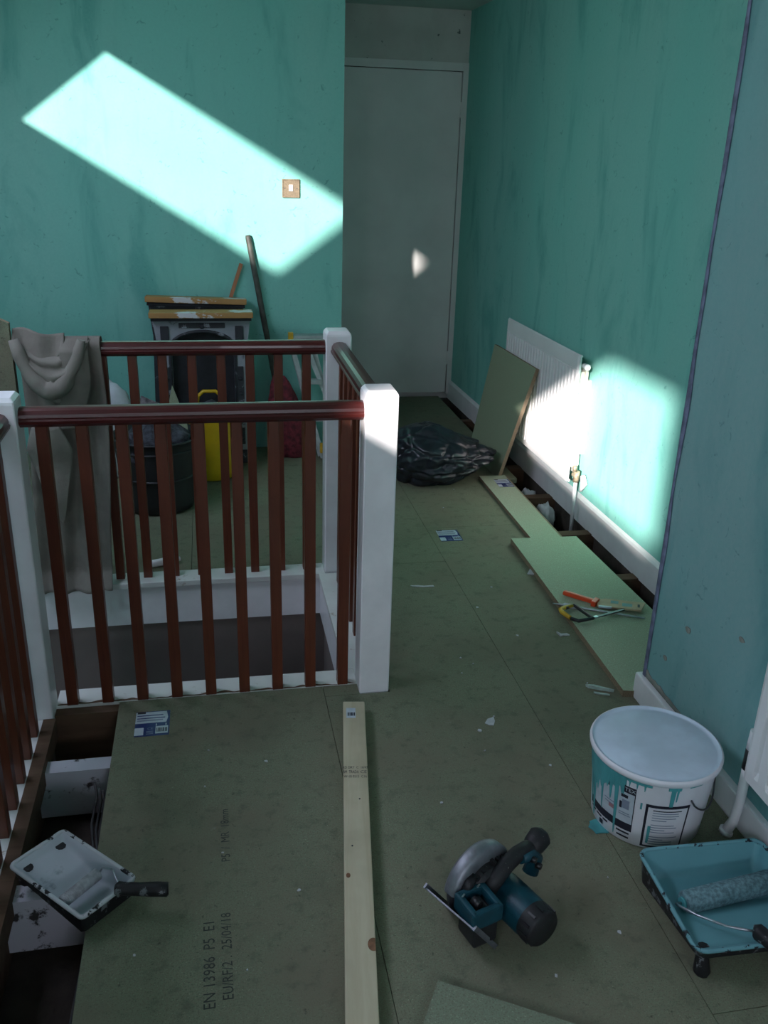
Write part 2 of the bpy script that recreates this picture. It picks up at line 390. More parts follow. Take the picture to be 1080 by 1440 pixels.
# the sloping side of the ceiling with its two skylight openings
t = bmesh.new()
def loop(pts):
    v = [t.verts.new((x, y, slope_z(x))) for x, y in pts]
    return [t.edges.new((v[i], v[(i + 1) % len(v)])) for i in range(len(v))]
ed = loop([(-1.85, -2.8), (SLOPE_X0 + 0.02, -2.8), (SLOPE_X0 + 0.02, DY), (-1.85, DY)])
for (x0, x1, y0, y1) in SKYLIGHTS: ed += loop([(x0, y0), (x1, y0), (x1, y1 - SPLAY[(x0, y0)]), (x0, y1 + 0.2 * SPLAY[(x0, y0)])])
bmesh.ops.triangle_fill(t, use_beauty=True, edges=ed)
struct(MB().absorb(t).build('ceiling_slope', 'ceiling_white'))
for i, (x0, x1, y0, y1) in enumerate(SKYLIGHTS):
    w = MB()
    for (a0, a1, b0, b1) in ((x0 - 0.05, x0, y0 - 0.05, y1 + 0.05), (x1, x1 + 0.05, y0 - 0.05, y1 + 0.05), (x0, x1, y0 - 0.05, y0), (x0, x1, y1 + 0.05, y1 + 0.08)):
        pts = [Vector((a, b, slope_z(a) + d)) for d in (0.0, 0.05) for a, b in ((a0, b0), (a1, b0), (a1, b1), (a0, b1))]
        v = [w.bm.verts.new(p) for p in pts]
        for q in ((3, 2, 1, 0), (4, 5, 6, 7), (0, 1, 5, 4), (1, 2, 6, 5), (2, 3, 7, 6), (3, 0, 4, 7)): w.face([v[k] for k in q])
    wo = struct(w.build('window_%d' % (i + 1), 'frame_grey'))
    g = MB(); g.face([g.bm.verts.new((a, b, slope_z(a) + 0.03)) for a, b in ((x0 - 0.02, y0 - 0.02), (x1 + 0.02, y0 - 0.02), (x1 + 0.02, y1 + 0.06), (x0 - 0.02, y1 + 0.06))])
    g.build('pane', 'dusty_glass' if i == 0 else 'clear_glass', wo)
struct(box_obj('wall_left', 'teal', None, -1.85, -1.70, -2.8, DY, -2.6, 1.85))
RWX0, RWX1, RWZ0, RWZ1 = ADDED_WINDOW
rw = MB(); rw.prism([(-1.85, -2.6), (RWX0, -2.6), (RWX0, 2.40), (SLOPE_X0, 2.40), (SLOPE_X0, 2.31), (-1.85, slope_z(-1.85) + 0.01)], 2.8, 2.95, RX(PI / 2))
rw.box(RWX0, RWX1, -2.95, -2.8, -2.6, RWZ0); rw.box(RWX0, RWX1, -2.95, -2.8, RWZ1, 2.45); rw.box(RWX1, 1.80, -2.95, -2.8, -2.6, 2.45)
struct(rw.build('wall_rear', 'ceiling_white'))
w = MB()
for bx_ in ((RWX0, RWX0 + 0.05, RWZ0, RWZ1), (RWX1 - 0.05, RWX1, RWZ0, RWZ1), (RWX0, RWX1, RWZ0, RWZ0 + 0.05), (RWX0, RWX1, RWZ1 - 0.05, RWZ1)): w.box(bx_[0], bx_[1], -2.90, -2.84, bx_[2], bx_[3])
struct(w.build('window_3', 'frame_grey'))  # frame of the added rear window
struct(box_obj('wall_stub', 'ceiling_white', None, -0.68, -0.60, -2.8, -1.13, -0.02, 2.40))  # unseen upright added to keep the second skylight's sun off the pier
# the lower floor deck, seen as the dark void between the joists, with the well cut out
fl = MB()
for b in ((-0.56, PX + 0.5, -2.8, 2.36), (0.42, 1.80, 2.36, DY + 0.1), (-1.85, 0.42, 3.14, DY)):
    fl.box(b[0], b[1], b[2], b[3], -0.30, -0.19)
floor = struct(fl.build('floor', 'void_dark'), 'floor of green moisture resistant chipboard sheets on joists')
def panel(pts, mat='board_green', z0=-0.022, z1=0.0, parent=floor, name='floor_panel'):
    g = 0.0008
    cx = sum(p[0] for p in pts) / len(pts); cy = sum(p[1] for p in pts) / len(pts)
    q = [(x + (g if x < cx else -g), y + (g if y < cy else -g)) for x, y in pts]
    return MB().prism(q, z0, z1).build(name, mat, parent)
def rect(x0, x1, y0, y1): return [(x0, y0), (x1, y0), (x1, y1), (x0, y1)]
p_left = panel(rect(-0.303, 0.291, 0.2, 2.318))
panel(rect(-0.303, 0.291, -2.2, 0.2)); panel(rect(0.291, 0.885, -1.65, 0.75)); panel(rect(0.885, 1.228, -1.3, 1.09))
panel([(0.291, 0.75), (0.885, 0.75), (0.885, 3.15), (0.487, 3.15), (0.487, 2.262), (0.291, 2.262)])
panel(rect(0.291, 0.396, 2.262, 2.318))
panel([(0.885, 1.09), (1.226, 1.09), (1.226, 2.14), (1.425, 2.14), (1.425, 3.49), (0.885, 3.49)])
p_far = panel(rect(0.487, 0.885, 3.15, 5.735))
p_right = panel([(0.885, 3.49), (1.425, 3.49), (1.425, 4.07), (1.492, 4.07), (1.492, 5.735), (0.885, 5.735)])
panel(rect(-0.107, 0.487, 3.195, WY)); panel(rect(-0.70, -0.107, 3.195, WY)); panel(rect(-1.70, -0.70, 3.195, WY))
# joists in the open strips
def joist(b, mat): return box_obj('joist', mat, floor, *b)
for y in (2.045, 1.605, 1.165, 0.725): joist((-0.50, -0.22, y, y + 0.05, -0.165, -0.024), 'joist_white')
for y in (2.5, 2.95, 3.4, 3.86, 4.3, 4.75, 5.2): joist((1.30, wall_x(y) + 0.0, y, y + 0.05, -0.185, -0.026), 'brown_timber')
joist((-0.535, -0.492, -1.0, 2.26, -0.19, -0.012), 'brown_timber')
joist((-0.49, 0.40, 2.285, 2.318, -0.19, -0.023), 'brown_timber')
box_obj('trimmer', 'brown_timber', floor, -0.478, -0.300, 2.284, 2.319, -0.15, -0.008)
# skirting boards
sk = MB()
sk.prism([(0, -0.03), (-0.018, -0.03), (-0.018, 0.078), (-0.012, 0.086), (0, 0.092)], 0, 3.72, Matrix(((1, 0, 0, 0), (0, 0, -1, 0), (0, 1, 0, 0), (0, 0, 0, 1))))
sk = struct(sk.build('baseboard_right', 'white_gloss'), 'white skirting board under the radiator'); sk.location = (WR[0], WR[1], 0); sk.rotation_euler = (0, 0, WRA)
def near_skirt(u, v):
    y = 2.137 - 4.0 * u
    return (PX - 0.02, y, 0.001 + 0.083 * v)
sk = MB(); sk.box(PX - 0.019, PX + 0.01, -2.7, PY + 0.018, 0.0, 0.084, bev=0.006)
struct(sk.build('baseboard_near', 'white_gloss'), 'white skirting board behind the paint bucket')
pl = MB()
pl.grid(lambda u, v: (PX - 0.0015, PY - 0.004 - 0.26 * u, 0.085 + 0.022 * v * (1 + 0.5 * noise.noise(Vector((u * 9, 0, 0)))) * (1 - 0.5 * u)), 16, 1)
solid(pl.build('bare_strip', 'bare_plaster', wp), 0.002, 0.0)
for (y, z, r) in ((1.70, 0.44, 0.009), (1.56, 0.47, 0.007), (2.02, 0.20, 0.008), (1.93, 0.34, 0.010)):
    q = MB(); q.prism([(r * math.cos(a) * (0.7 + 0.5 * random.random()), r * 1.4 * math.sin(a) * (0.7 + 0.5 * random.random())) for a in [k * PI / 4 for k in range(8)]], -0.0008, 0.0008)
    o = q.build('plaster_patch', 'bare_plaster', wp); o.location = (PX - 0.001, y, z); o.rotation_euler = (0, PI / 2, 0)

# ------------------------------------------------------------------ stair well
sw = MB()
sw.box(-1.70, 0.42, 3.13, 3.19, -2.6, -0.15); sw.box(0.398, 0.45, 2.33, 3.19, -2.6, -0.15); sw.box(-0.56, 0.42, 2.33, 2.375, -2.6, -0.15)
sw.box(-0.56, -0.53, -1.0, 2.375, -2.6, -0.15); sw.box(-1.70, -0.53, -1.05, -1.0, -2.6, -0.02); sw.box(-1.85, 0.5, -1.1, 3.2, -2.7, -2.6)
struct(sw.build('wall_stairwell', 'brown_plaster'), 'bare brown plaster wall down inside the stair well')
ap = MB()
ap.box(-1.70, 0.378, 3.114, 3.13, -0.178, -0.019); ap.box(0.378, 0.398, 2.375, 3.13, -0.178, -0.019)
struct(ap.build('trim_1', 'white_gloss'), 'white painted lining boards round the stair well')

# ------------------------------------------------------------------ door
door = struct(thing('door_1', 'flush off-white door in a white painted frame', None, (0, DY, 0)))
del door['label']; door['label'] = 'flush off-white door in a white painted frame'
box_obj('door_leaf', 'door_white', door, 0.72, 1.553, -0.004, 0.04, 0.012, 1.972, bev=0.002)
fr = MB(); fr.box(1.5575, 1.60, -0.012, 0.06, 0.0, 2.022, bev=0.002); fr.box(0.66, 1.60, -0.010, 0.06, 1.9765, 2.022, bev=0.002)
fr.box(0.66, 1.62, 0.045, 0.15, -0.3, 2.03)
fr.build('door_frame', 'door_white', door)
for z in (0.20, 1.72): box_obj('hinge', 'door_white', door, 1.550, 1.5605, -0.0075, 0.0, z, z + 0.09)
box_obj('threshold', 'void_dark', door, 0.68, 1.60, -0.06, 0.0, -0.15, -0.03)

# ------------------------------------------------------------------ light switch
sw_ = thing('light_switch', 'brass light switch with a white rocker in the sunlight patch', 'switch', (0.422, WY, 1.288))
m = MB(); m.box(-0.043, 0.043, -0.008, 0.0, 0, 0.086, bev=0.002); m.build('plate', 'brass_plate', sw_)
m = MB()
for b in ((-0.043, 0.043, -0.0105, -0.007, 0.080, 0.086), (-0.043, 0.043, -0.0105, -0.007, 0, 0.006), (-0.043, -0.037, -0.0105, -0.007, 0.006, 0.080), (0.037, 0.043, -0.0105, -0.007, 0.006, 0.080)): m.box(*b, bev=0.001)
m.build('raised_rim', 'brass_plate', sw_)
m = MB(); m.box(-0.010, 0.010, -0.013, -0.006, 0.030, 0.060, bev=0.002); m.build('rocker', 'white_plastic', sw_)
for x in (-0.030, 0.030):
    m = MB(); m.lathe([(0, 0.0012), (0.0028, 0.001), (0.003, 0)], 10, Matrix.Translation((x, -0.008, 0.043)) @ Matrix.Rotation(PI / 2, 4, 'X')); m.build('screw', 'dark_steel', sw_)

# ------------------------------------------------------------------ balustrade
bal = thing('stair_balustrade', 'dark mahogany handrails and square balusters with white newel posts round stair well', 'balustrade', (0, 2.3, 0))
OY = 2.3
def newel(x0, y0, name='newel_post'):
    m = MB(); x1, y1 = x0 + 0.09, y0 + 0.09
    a, c = 0.003, 0.0
    ring = []
    for (z, i) in ((-0.02, 0.002), (0.0, 0.0), (0.905, 0.0), (0.912, 0.0012), (0.922, 0.0085), (0.9225, 0.010)):
        pts = [(x0 + i, y0 + i + a), (x0 + i + a, y0 + i), (x1 - i - a, y0 + i), (x1 - i, y0 + i + a), (x1 - i, y1 - i - a), (x1 - i - a, y1 - i), (x0 + i + a, y1 - i), (x0 + i, y1 - i - a)]
        ring.append([m.bm.verts.new((px, py - OY, z)) for px, py in pts])
    for k in range(len(ring) - 1):
        for j in range(8): m.face([ring[k][j], ring[k][(j + 1) % 8], ring[k + 1][(j + 1) % 8], ring[k + 1][j]])
    m.face(ring[-1]); m.face(ring[0][::-1])
    return m.build(name, 'white_gloss', bal)
newel(0.395, 2.27); newel(0.397, 3.112); newel(-0.567, 2.257); newel(-0.567, -0.95)
# handrail profile (across, up)
RP = [(-0.017, 0.0), (0.017, 0.0), (0.022, 0.004), (0.030, 0.010), (0.032, 0.018), (0.0285, 0.0225), (0.029, 0.026), (0.0275, 0.034), (0.021, 0.043), (0.011, 0.0475), (0.0, 0.0485),
      (-0.011, 0.0475), (-0.021, 0.043), (-0.0275, 0.034), (-0.029, 0.026), (-0.0285, 0.0225), (-0.032, 0.018), (-0.030, 0.010), (-0.022, 0.004)]
def rail(p0, p1, mat):
    m = MB(); d = (Vector(p1) - Vector(p0)); L = d.length; d.normalize(); side = Vector((d.y, -d.x, 0))
    rings = []
    for (s, k) in ((0.0, 0.93), (0.003, 1.0), (L - 0.003, 1.0), (L, 0.93)):
        rings.append([m.bm.verts.new(Vector(p0) + d * s + side * (a * k) + Vector((0, 0, 0.024 + (b - 0.024) * k))) for a, b in RP])
    n = len(RP)
    for i in range(3):
        for j in range(n): m.face([rings[i][j], rings[i][(j + 1) % n], rings[i + 1][(j + 1) % n], rings[i + 1][j]])
    m.face(rings[0]); m.face(rings[-1][::-1])
    return m.build('handrail', mat, bal)
RZ = 0.838
rail((-0.483, 2.315 - OY, RZ), (0.397, 2.315 - OY, RZ), 'mahogany')
rail((-1.68, 3.155 - OY, RZ), (0.40, 3.155 - OY, RZ), 'mahogany')
rail((0.445, 2.355 - OY, RZ), (0.445, 3.116 - OY, RZ), 'mahogany_y')
rail((-0.522, -0.87 - OY, RZ), (-0.522, 2.262 - OY, RZ), 'mahogany_y')
bm_mesh = MB()
bz0, bz1, bh = 0.0, RZ + 0.004, 0.0155
rings = []
for (z, h, c) in ((0.0, bh, 0.0012), (bz1 - 0.055, bh, 0.0012), (bz1 - 0.045, bh, 0.0035), (bz1, bh, 0.0035)):
    pts = [(-h, -h + c), (-h + c, -h), (h - c, -h), (h, -h + c), (h, h - c), (h - c, h), (-h + c, h), (-h, h - c)]
    rings.append([bm_mesh.bm.verts.new((a, b, z)) for a, b in pts])
for k in range(3):
    for j in range(8): bm_mesh.face([rings[k][j], rings[k][(j + 1) % 8], rings[k + 1][(j + 1) % 8], rings[k + 1][j]])
bm_mesh.face(rings[-1]); bm_mesh.face(rings[0][::-1])
bal0 = bm_mesh.build('baluster', 'baluster_wood', bal)
spots = [(-0.432 + 0.0980 * k, 2.335) for k in range(9)]
spots += [(-1.459 + 0.0995 * k, 3.158) for k in range(19)]
spots += [(0.446, 2.425 + 0.098 * k) for k in range(7)]
spots += [(-0.522, 2.19 - 0.098 * k) for k in range(29)]
for i, (x, y) in enumerate(spots):
    o = bal0 if i == 0 else bal0.copy()
    if i: col.objects.link(o); o.parent = bal
    o.location = (x, y - OY, 0)
m = MB(); m.box(-0.478, 0.396, 2.3195 - OY, 2.402 - OY, -0.020, 0.001); m.build('kerb_cap', 'white_worn', bal)
m = MB(); m.box(0.372, 0.4855, 2.404 - OY, 3.097 - OY, -0.020, 0.001); m.box(0.397, 0.4855, 2.361 - OY, 2.404 - OY, -0.020, 0.001); m.build('kerb_cap', 'white_worn', bal)
m = MB(); m.box(-1.68, 0.3965, 3.098 - OY, 3.194 - OY, -0.020, 0.001, bev=0.002); m.build('kerb_cap', 'white_worn', bal)
m = MB(); m.box(-0.560, -0.500, -0.87 - OY, 2.255 - OY, -0.012, 0.001); m.build('kerb_cap', 'white_worn', bal)
m = MB(); m.box(-0.503, -0.470, -0.87 - OY, 2.255 - OY, -0.06, 0.003); m.build('kerb_lining', 'brown_timber', bal)
m = MB()
def ragged(u, v):
    x = -0.474 + 0.868 * u
    return (x, 2.3185 - OY + (0.012 * v + 0.004) * (0.7 + 0.9 * noise.noise(Vector((x * 34, 1.7, 0)))), 0.0016)
m.grid(ragged, 140, 1); m.build('torn_edge', 'brown_timber', bal)

# ================================================================== RADIATORS
def radiator(name, label, loc, rz, L, Hh, pitch):
    """local frame: wall plane x = 0, panel faces -x, runs from y = 0 (near end) to y = L"""
    r = thing(name, label, 'radiator', loc, rz)
    n = int(L / pitch)
    pitch = (L - 0.05) / round((L - 0.05) / pitch)
    ys = [0.0, 0.012]
    prof = [0.0, 0.0]
    y = 0.025; gw = pitch
    k = 0
    while y + gw < L - 0.02 + 1e-6:
        for (f, d) in ((0.0, 0.0), (0.30, 0.0), (0.42, 0.010), (0.62, 0.010), (0.74, 0.0)):
            ys.append(y + f * gw); prof.append(d)
        y += gw
    ys += [L - 0.012, L]; prof += [0.0, 0.0]
    zs = [(0.0, 0, 0.012), (0.004, 0, 0.002), (0.03, 0, 0), (0.045, 1, 0), (Hh - 0.085, 1, 0), (Hh - 0.07, 0, 0), (Hh - 0.066, 0, 0.0015), (Hh - 0.062, 0, 0), (Hh - 0.006, 0, 0.001), (Hh, 0, 0.008)]
    m = MB(); g = []
    for (z, w, o) in zs:
        g.append([m.bm.verts.new((-0.085 + d * w + o + (0.006 if (i == 0 or i == len(ys) - 1) else 0), yy, z)) for i, (yy, d) in enumerate(zip(ys, prof))])
    for i in range(len(zs) - 1):
        for j in range(len(ys) - 1): m.face([g[i][j], g[i][j + 1], g[i + 1][j + 1], g[i + 1][j]])
    solid(m.build('front_panel', 'radiator_white', r), 0.012, -1.0)
    m = MB(); m.box(-0.035, -0.022, 0.02, L - 0.02, 0.03, Hh - 0.06, bev=0.003); m.build('back_panel', 'radiator_back', r)
    m = MB()
    for i in range(int(L / 0.03)): m.box(-0.072, -0.036, 0.03 + i * 0.03, 0.031 + i * 0.03, 0.06, Hh - 0.08)
    m.build('convector_fins', 'radiator_back', r)
    for yy in (0.03, L - 0.05): box_obj('bracket', 'radiator_back', r, -0.024, -0.0005, yy, yy + 0.025, 0.12, Hh - 0.12)
    return r
RL, RH = 0.94, 0.575
ang = WRA
def on_wall(y): return (wall_x(y), y, 0)
ra = radiator('panel_radiator', 'low white fluted radiator with a chipboard sheet leaning on it', (wall_x(3.585), 3.585, 0.155), WRA, RL, RH, 0.036)
m = MB(); m.tube([(-0.06, -0.004, RH - 0.045), (-0.06, -0.03, RH - 0.045)], 0.011, 12); m.tube([(-0.06, -0.028, RH - 0.045), (-0.06, -0.045, RH - 0.045)], 0.0135, 8)
m.build('top_plug', 'white_plastic', ra)
m = MB(); m.tube([(-0.05, 0.005, 0.035), (-0.05, -0.025, 0.035)], 0.010, 10); m.tube([(-0.05, -0.03, 0.01), (-0.05, -0.03, 0.06)], [0.013, 0.015], 12); m.tube([(-0.06, -0.03, 0.06), (-0.062, -0.03, 0.085)], 0.010, 10)
m.build('valve', 'brass', ra)
m = MB(); m.tube([(-0.05, -0.03, 0.015), (-0.05, -0.03, -0.05), (-0.045, -0.028, -0.24)], 0.0085, 10); m.build('pipe', 'white_gloss', ra)
m = MB(); m.tube([(-0.028, -0.05, 0.045), (-0.02, -0.055, 0.01), (-0.03, -0.045, -0.03)], [0.012, 0.017, 0.006], 8); m.build('torn_wrap', 'paper_white', ra)
rb = radiator('panel_radiator', 'white fluted radiator on the blue-green wall beside the paint bucket', (PX + 0.0, 0.42, 0.19), 0.0, 1.09, 0.62, 0.046)
rb.scale = (0.8, 1, 1)
m = MB(); m.tube([(-0.045, 1.085, 0.03), (-0.045, 1.115, 0.03)], 0.011, 10); m.tube([(-0.045, 1.118, 0.0), (-0.045, 1.118, 0.055)], [0.015, 0.014], 12); m.build('valve', 'black_plastic', rb)
m = MB(); m.tube([(-0.045, 1.118, 0.055), (-0.045, 1.118, 0.105)], [0.014, 0.012], 12); m.build('valve_cap', 'white_plastic', rb)
m = MB(); m.tube([(-0.045, 1.118, 0.01), (-0.046, 1.118, -0.10), (-0.052, 1.120, -0.155), (-0.064, 1.124, -0.183)], 0.0135, 12); m.tube([(-0.064, 1.124, -0.182), (-0.066, 1.125, -0.192)], 0.019, 12); m.build('pipe', 'white_gloss', rb)

# ================================================================== LOOSE BOARDS, TIMBER
def board(name, label, cat, pts, z0, z1, loc, rz=0.0, rot=None, mats=('board_loose', 'board_edge'), bevel=0.0012):
    m = MB(); m.mat(mats[1]); m.prism(pts, z0, z1)
    m.mat(mats[0]); m.bm.faces.ensure_lookup_table(); m.bm.faces[0].material_index = m.cur; m.bm.faces[1].material_index = m.cur
    o = m.build(name, None); o.location = loc; o.rotation_euler = rot or (0, 0, rz)
    return tag(o, label, cat)
ob = board('chipboard_sheet', 'cut chipboard sheet lying by the skirting with hacksaw and scraper on it', 'board',
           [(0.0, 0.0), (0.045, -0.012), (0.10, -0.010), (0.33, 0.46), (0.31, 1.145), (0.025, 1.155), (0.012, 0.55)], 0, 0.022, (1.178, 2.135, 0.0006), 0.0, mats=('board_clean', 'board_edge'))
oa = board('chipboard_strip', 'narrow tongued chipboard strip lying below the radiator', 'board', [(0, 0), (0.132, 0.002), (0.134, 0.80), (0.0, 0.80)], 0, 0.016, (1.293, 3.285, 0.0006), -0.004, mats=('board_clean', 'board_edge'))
tg = MB(); tg.box(0.132, 0.146, 0.0, 0.80, 0.004, 0.0095); tg.build('tongue', 'board_edge', oa)
# sheet leaning on the radiator: bottom edge (1.375,4.56)-(1.392,4.085), top edge against the radiator
B0, B1 = Vector((1.392, 4.085, 0.0)), Vector((1.376, 4.56, 0.0)); T0 = Vector((1.512, 4.03, 0.575)); 
ux = (B1 - B0).normalized(); uy = (T0 - B0); uy -= ux * uy.dot(ux); hgt = uy.length; uy.normalize(); un = ux.cross(uy)
M4 = Matrix(((ux.x, uy.x, un.x, B0.x), (ux.y, uy.y, un.y, B0.y), (ux.z, uy.z, un.z, 0.0006), (0, 0, 0, 1)))
ol = board('chipboard_sheet', 'green chipboard sheet leaning upright against the white radiator', 'board', [(0, 0), (0.476, 0), (0.51, hgt), (-0.085, hgt)], 0.0, 0.018, (0, 0, 0))
ol.matrix_world = M4
# sheet corner in front
on = board('chipboard_sheet', 'loose chipboard sheet lying askew on the floor below the circular saw', 'board', [(0, 0), (0, -0.25), (0.60, -0.25), (0.60, 0)], 0, 0.018, (0.382, 1.232, 0.0006), -0.525, mats=('board_mid', 'board_edge'))
# board standing at the stair well behind the dust sheet
os_ = board('chipboard_sheet', 'green chipboard sheet standing on edge beside the hanging dust sheet', 'board', [(-0.5, 0), (0, 0), (0.0, 0.955), (-0.06, 0.985), (-0.5, 0.99)], -0.011, 0.011, (-0.640, 3.112, 0.0015), rot=(PI / 2, 0, 0), mats=('board_green', 'board_edge'))

tb = thing('timber_batten', 'long pale planed timber batten lying on the chipboard floor', 'timber', (0.362, 2.168, 0.0008), math.atan2(0.1445, 1.03) * -1.0)
m = MB(); m.box(-0.031, 0.031, -1.75, 0.0, 0.0, 0.038, bev=0.003); m.build('batten', 'pine', tb)
m = MB(); m.box(-0.022, 0.004, -0.082, -0.034, 0.038, 0.0386); m.build('barcode_sticker', 'label_white', tb)
m = MB(); x = -0.018
for w in (0.003, 0.001, 0.002, 0.004, 0.001, 0.003):
    m.box(x, x + w, -0.072, -0.056, 0.0386, 0.0389); x += w + 0.0012
m.build('barcode', 'ink', tb)
m = MB()
for i, (s, sz, yy) in enumerate((('KD DRY  C  16/43', 0.011, -0.300), ('BM  TRADA', 0.011, -0.318), ('W-10 0515  C16', 0.011, -0.336))):
    add_text(m, s, sz * (1.0 if i == 1 else 0.85), lambda v, yy=yy: Vector((v.x * (0.7 if i == 1 else 0.9) - (0.012 if i == 1 else 0.001), v.y * 1.5 + yy, 0.0385)))
add_text(m, 'CE', 0.014, lambda v: Vector((v.x + 0.020, v.y * 1.1 - 0.318, 0.0385)))
m.build('grade_stamp', 'ink', tb)
for (x, y, r) in ((0.026, -0.855, 0.014), (-0.022, -0.67, 0.006)):
    q = MB(); q.prism([(max(-0.03, min(0.0305, x + r * 0.8 * math.cos(a))), y + r * 1.15 * math.sin(a)) for a in [k * PI / 8 for k in range(16)]], 0.0376, 0.0384); q.build('knot', 'pine_knot', tb)
for (x, y) in ((-0.012, -0.58), (-0.004, -1.05), (0.008, -0.42)):
    q = MB(); q.prism([(x + 0.0022 * math.cos(a), y + 0.0026 * math.sin(a)) for a in [k * PI / 4 for k in range(8)]], 0.0376, 0.0384); q.build('nail_hole', 'ink', tb)

# product labels stuck on the boards
def label_sticker(parent, cx, cy, z, rz, sx=0.094, sy=0.118):
    m = MB(); M = Matrix.Translation((cx, cy, z)) @ Matrix.Rotation(rz, 4, 'Z')
    def q(x0, x1, y0, y1, mat, h): m.mat(mat); m.box(x0 * sx, x1 * sx, y0 * sy, y1 * sy, h - 0.0003, h, M)
    q(-0.5, 0.5, -0.5, 0.5, 'label_blue', 0.0005)
    m.mat('label_white'); m.prism([(-0.5 * sx, 0.02 * sy), (0.40 * sx, 0.02 * sy), (0.445 * sx, 0.22 * sy), (0.40 * sx, 0.47 * sy), (-0.5 * sx, 0.47 * sy)], 0.0005, 0.0008, M)
    q(-0.5, -0.24, -0.45, -0.16, 'label_white', 0.0008); q(0.10, 0.46, -0.42, -0.13, 'label_white', 0.0008)
    q(-0.46, -0.22, 0.41, 0.5, 'ink', 0.0010); q(-0.46, 0.30, 0.31, 0.345, 'label_blue', 0.0010); q(-0.46, 0.36, 0.20, 0.235, 'label_blue', 0.0010); q(-0.46, 0.30, 0.10, 0.15, 'label_grey', 0.0010)
    for i in range(9): q(0.13 + i * 0.035, 0.145 + i * 0.035 + 0.006 * (i % 3), -0.36, -0.20, 'ink', 0.0010)
    for i in range(3): q(-0.16, 0.04, -0.33 - 0.05 * i, -0.31 - 0.05 * i, 'label_grey', 0.0010)
    for x in (0.10, 0.38): q(x, x + 0.03, -0.11, -0.03, 'label_white', 0.0010)
    m.mat('label_grey'); add_text(m, 'CE', 0.014, lambda v: M @ Vector((v.x - 0.05 * sx, v.y - 0.22 * sy, 0.0011)))
    return m.build('product_label', None, parent)
label_sticker(p_left, -0.2035, 2.197, 0.0, 0.0)
label_sticker(p_right, 0.966, 3.402, 0.0, -0.02)
label_sticker(oa, 0.093, 0.685, 0.016, 0.0, 0.075, 0.11)
# lettering printed along the chipboard sheet
m = MB()
def up_text(s, size, x, y): add_text(m, s, size, lambda v: Vector((x - v.y * 1.1, y + v.x, 0.0006)))
up_text('EN 13986  P5  E1', 0.030, -0.052, 1.36)
up_text('EU/RF/2 .  25/04/18', 0.027, -0.017, 1.375)
up_text('P5  /  MR  18mm', 0.026, -0.013, 1.72)
up_text('EN 13986  P5  E1', 0.026, -0.012, 0.95)
m.build('printed_lettering', 'ink_soft', p_left)

# ================================================================== PAINT BUCKET
bk = thing('paint_bucket', 'white paint bucket with lid and blue-green paint runs', 'bucket', (1.010, 1.640, 0.0006))
HB = 0.205; R0, R1 = 0.130, 0.147
def rad(z): return R0 + (R1 - R0) * z / HB
m = MB(); _, rg = m.lathe([(0.0, 0.004), (R0 - 0.008, 0.002), (R0 - 0.003, 0.0), (R0, 0.003)] + [(rad(z), z) for z in (0.05, 0.10, 0.15, 0.19)] + [(rad(0.20), 0.20)], 56)
m.build('tub', 'bucket_white', bk)
m = MB(); m.lathe([(R1 - 0.001, 0.195), (R1 + 0.005, 0.195), (R1 + 0.0075, 0.198), (R1 + 0.0085, 0.206), (R1 + 0.007, 0.2105), (R1 + 0.003, 0.212)], 64); m.build('lid_rim', 'bucket_white', bk)
m = MB(); m.lathe([(R1 + 0.0035, 0.212), (R1 + 0.001, 0.2105), (R1 - 0.001, 0.2075), (R1 - 0.008, 0.2070), (R1 - 0.010, 0.2080), (0.06, 0.2065), (0.0, 0.2065)], 64); m.build('lid', 'lid_pale', bk)
m = MB()   # wire handle hanging on the side
hp = []
for k in range(13):
    a = math.radians(-80 + 56 * k / 12); s = math.sin(PI * k / 12)
    hp.append(((rad(0.12) + 0.006) * math.cos(a), (rad(0.12) + 0.006) * math.sin(a), 0.150 - 0.045 * s ** 0.7 - 0.01 * k / 12))
m.tube(hp, 0.0022, 8); m.build('wire_handle', 'dark_steel', bk)
def cyl_patch(mb, a0, a1, z0, z1, off, n=8):
    mb.grid(lambda u, v: ((rad(z0 + (z1 - z0) * v) + off) * math.cos(math.radians(a0 + (a1 - a0) * u)), (rad(z0 + (z1 - z0) * v) + off) * math.sin(math.radians(a0 + (a1 - a0) * u)), z0 + (z1 - z0) * v), n, 1)
def cyl_text(mb, s, size, a, z, off, sx=1.0, slant=0.0):
    add_text(mb, s, size, lambda v: Vector(((rad(z + v.y) + off) * math.cos(math.radians(a) + v.x * sx / rad(z)), (rad(z + v.y) + off) * math.sin(math.radians(a) + v.x * sx / rad(z)), z + v.y)))
lb = MB()     # front label
lb.mat('label_white'); cyl_patch(lb, -190, -131, 0.050, 0.165, 0.0006, 14)
lb.mat('ink')
cyl_patch(lb, -190, -131, 0.038, 0.060, 0.0010, 14); cyl_patch(lb, -131.8, -131, 0.038, 0.168, 0.0012, 2)
cyl_patch(lb, -146, -131, 0.148, 0.168, 0.0010, 5); cyl_patch(lb, -188, -158, 0.140, 0.168, 0.0010, 8)
cyl_patch(lb, -145, -138, 0.132, 0.141, 0.0010, 3); cyl_patch(lb, -146, -143.4, 0.098, 0.118, 0.0010, 2)
for (a0, a1, z) in ((-188, -178, 0.029), (-176, -167, 0.0285), (-165, -158, 0.028), (-147, -133, 0.0275), (-146, -133, 0.015)): cyl_patch(lb, a0, a1, z, z + 0.005, 0.0010, 4)
cyl_patch(lb, -170, -164.5, 0.011, 0.024, 0.0010, 3)
lb.mat('label_grey')
for (a0, a1, z) in ((-146, -135, 0.086), (-146, -134, 0.080), (-164, -152, 0.100), (-163, -153, 0.092)): cyl_patch(lb, a0, a1, z, z + 0.003, 0.0012, 4)
cyl_patch(lb, -143.5, -136, 0.100, 0.126, 0.0011, 3)
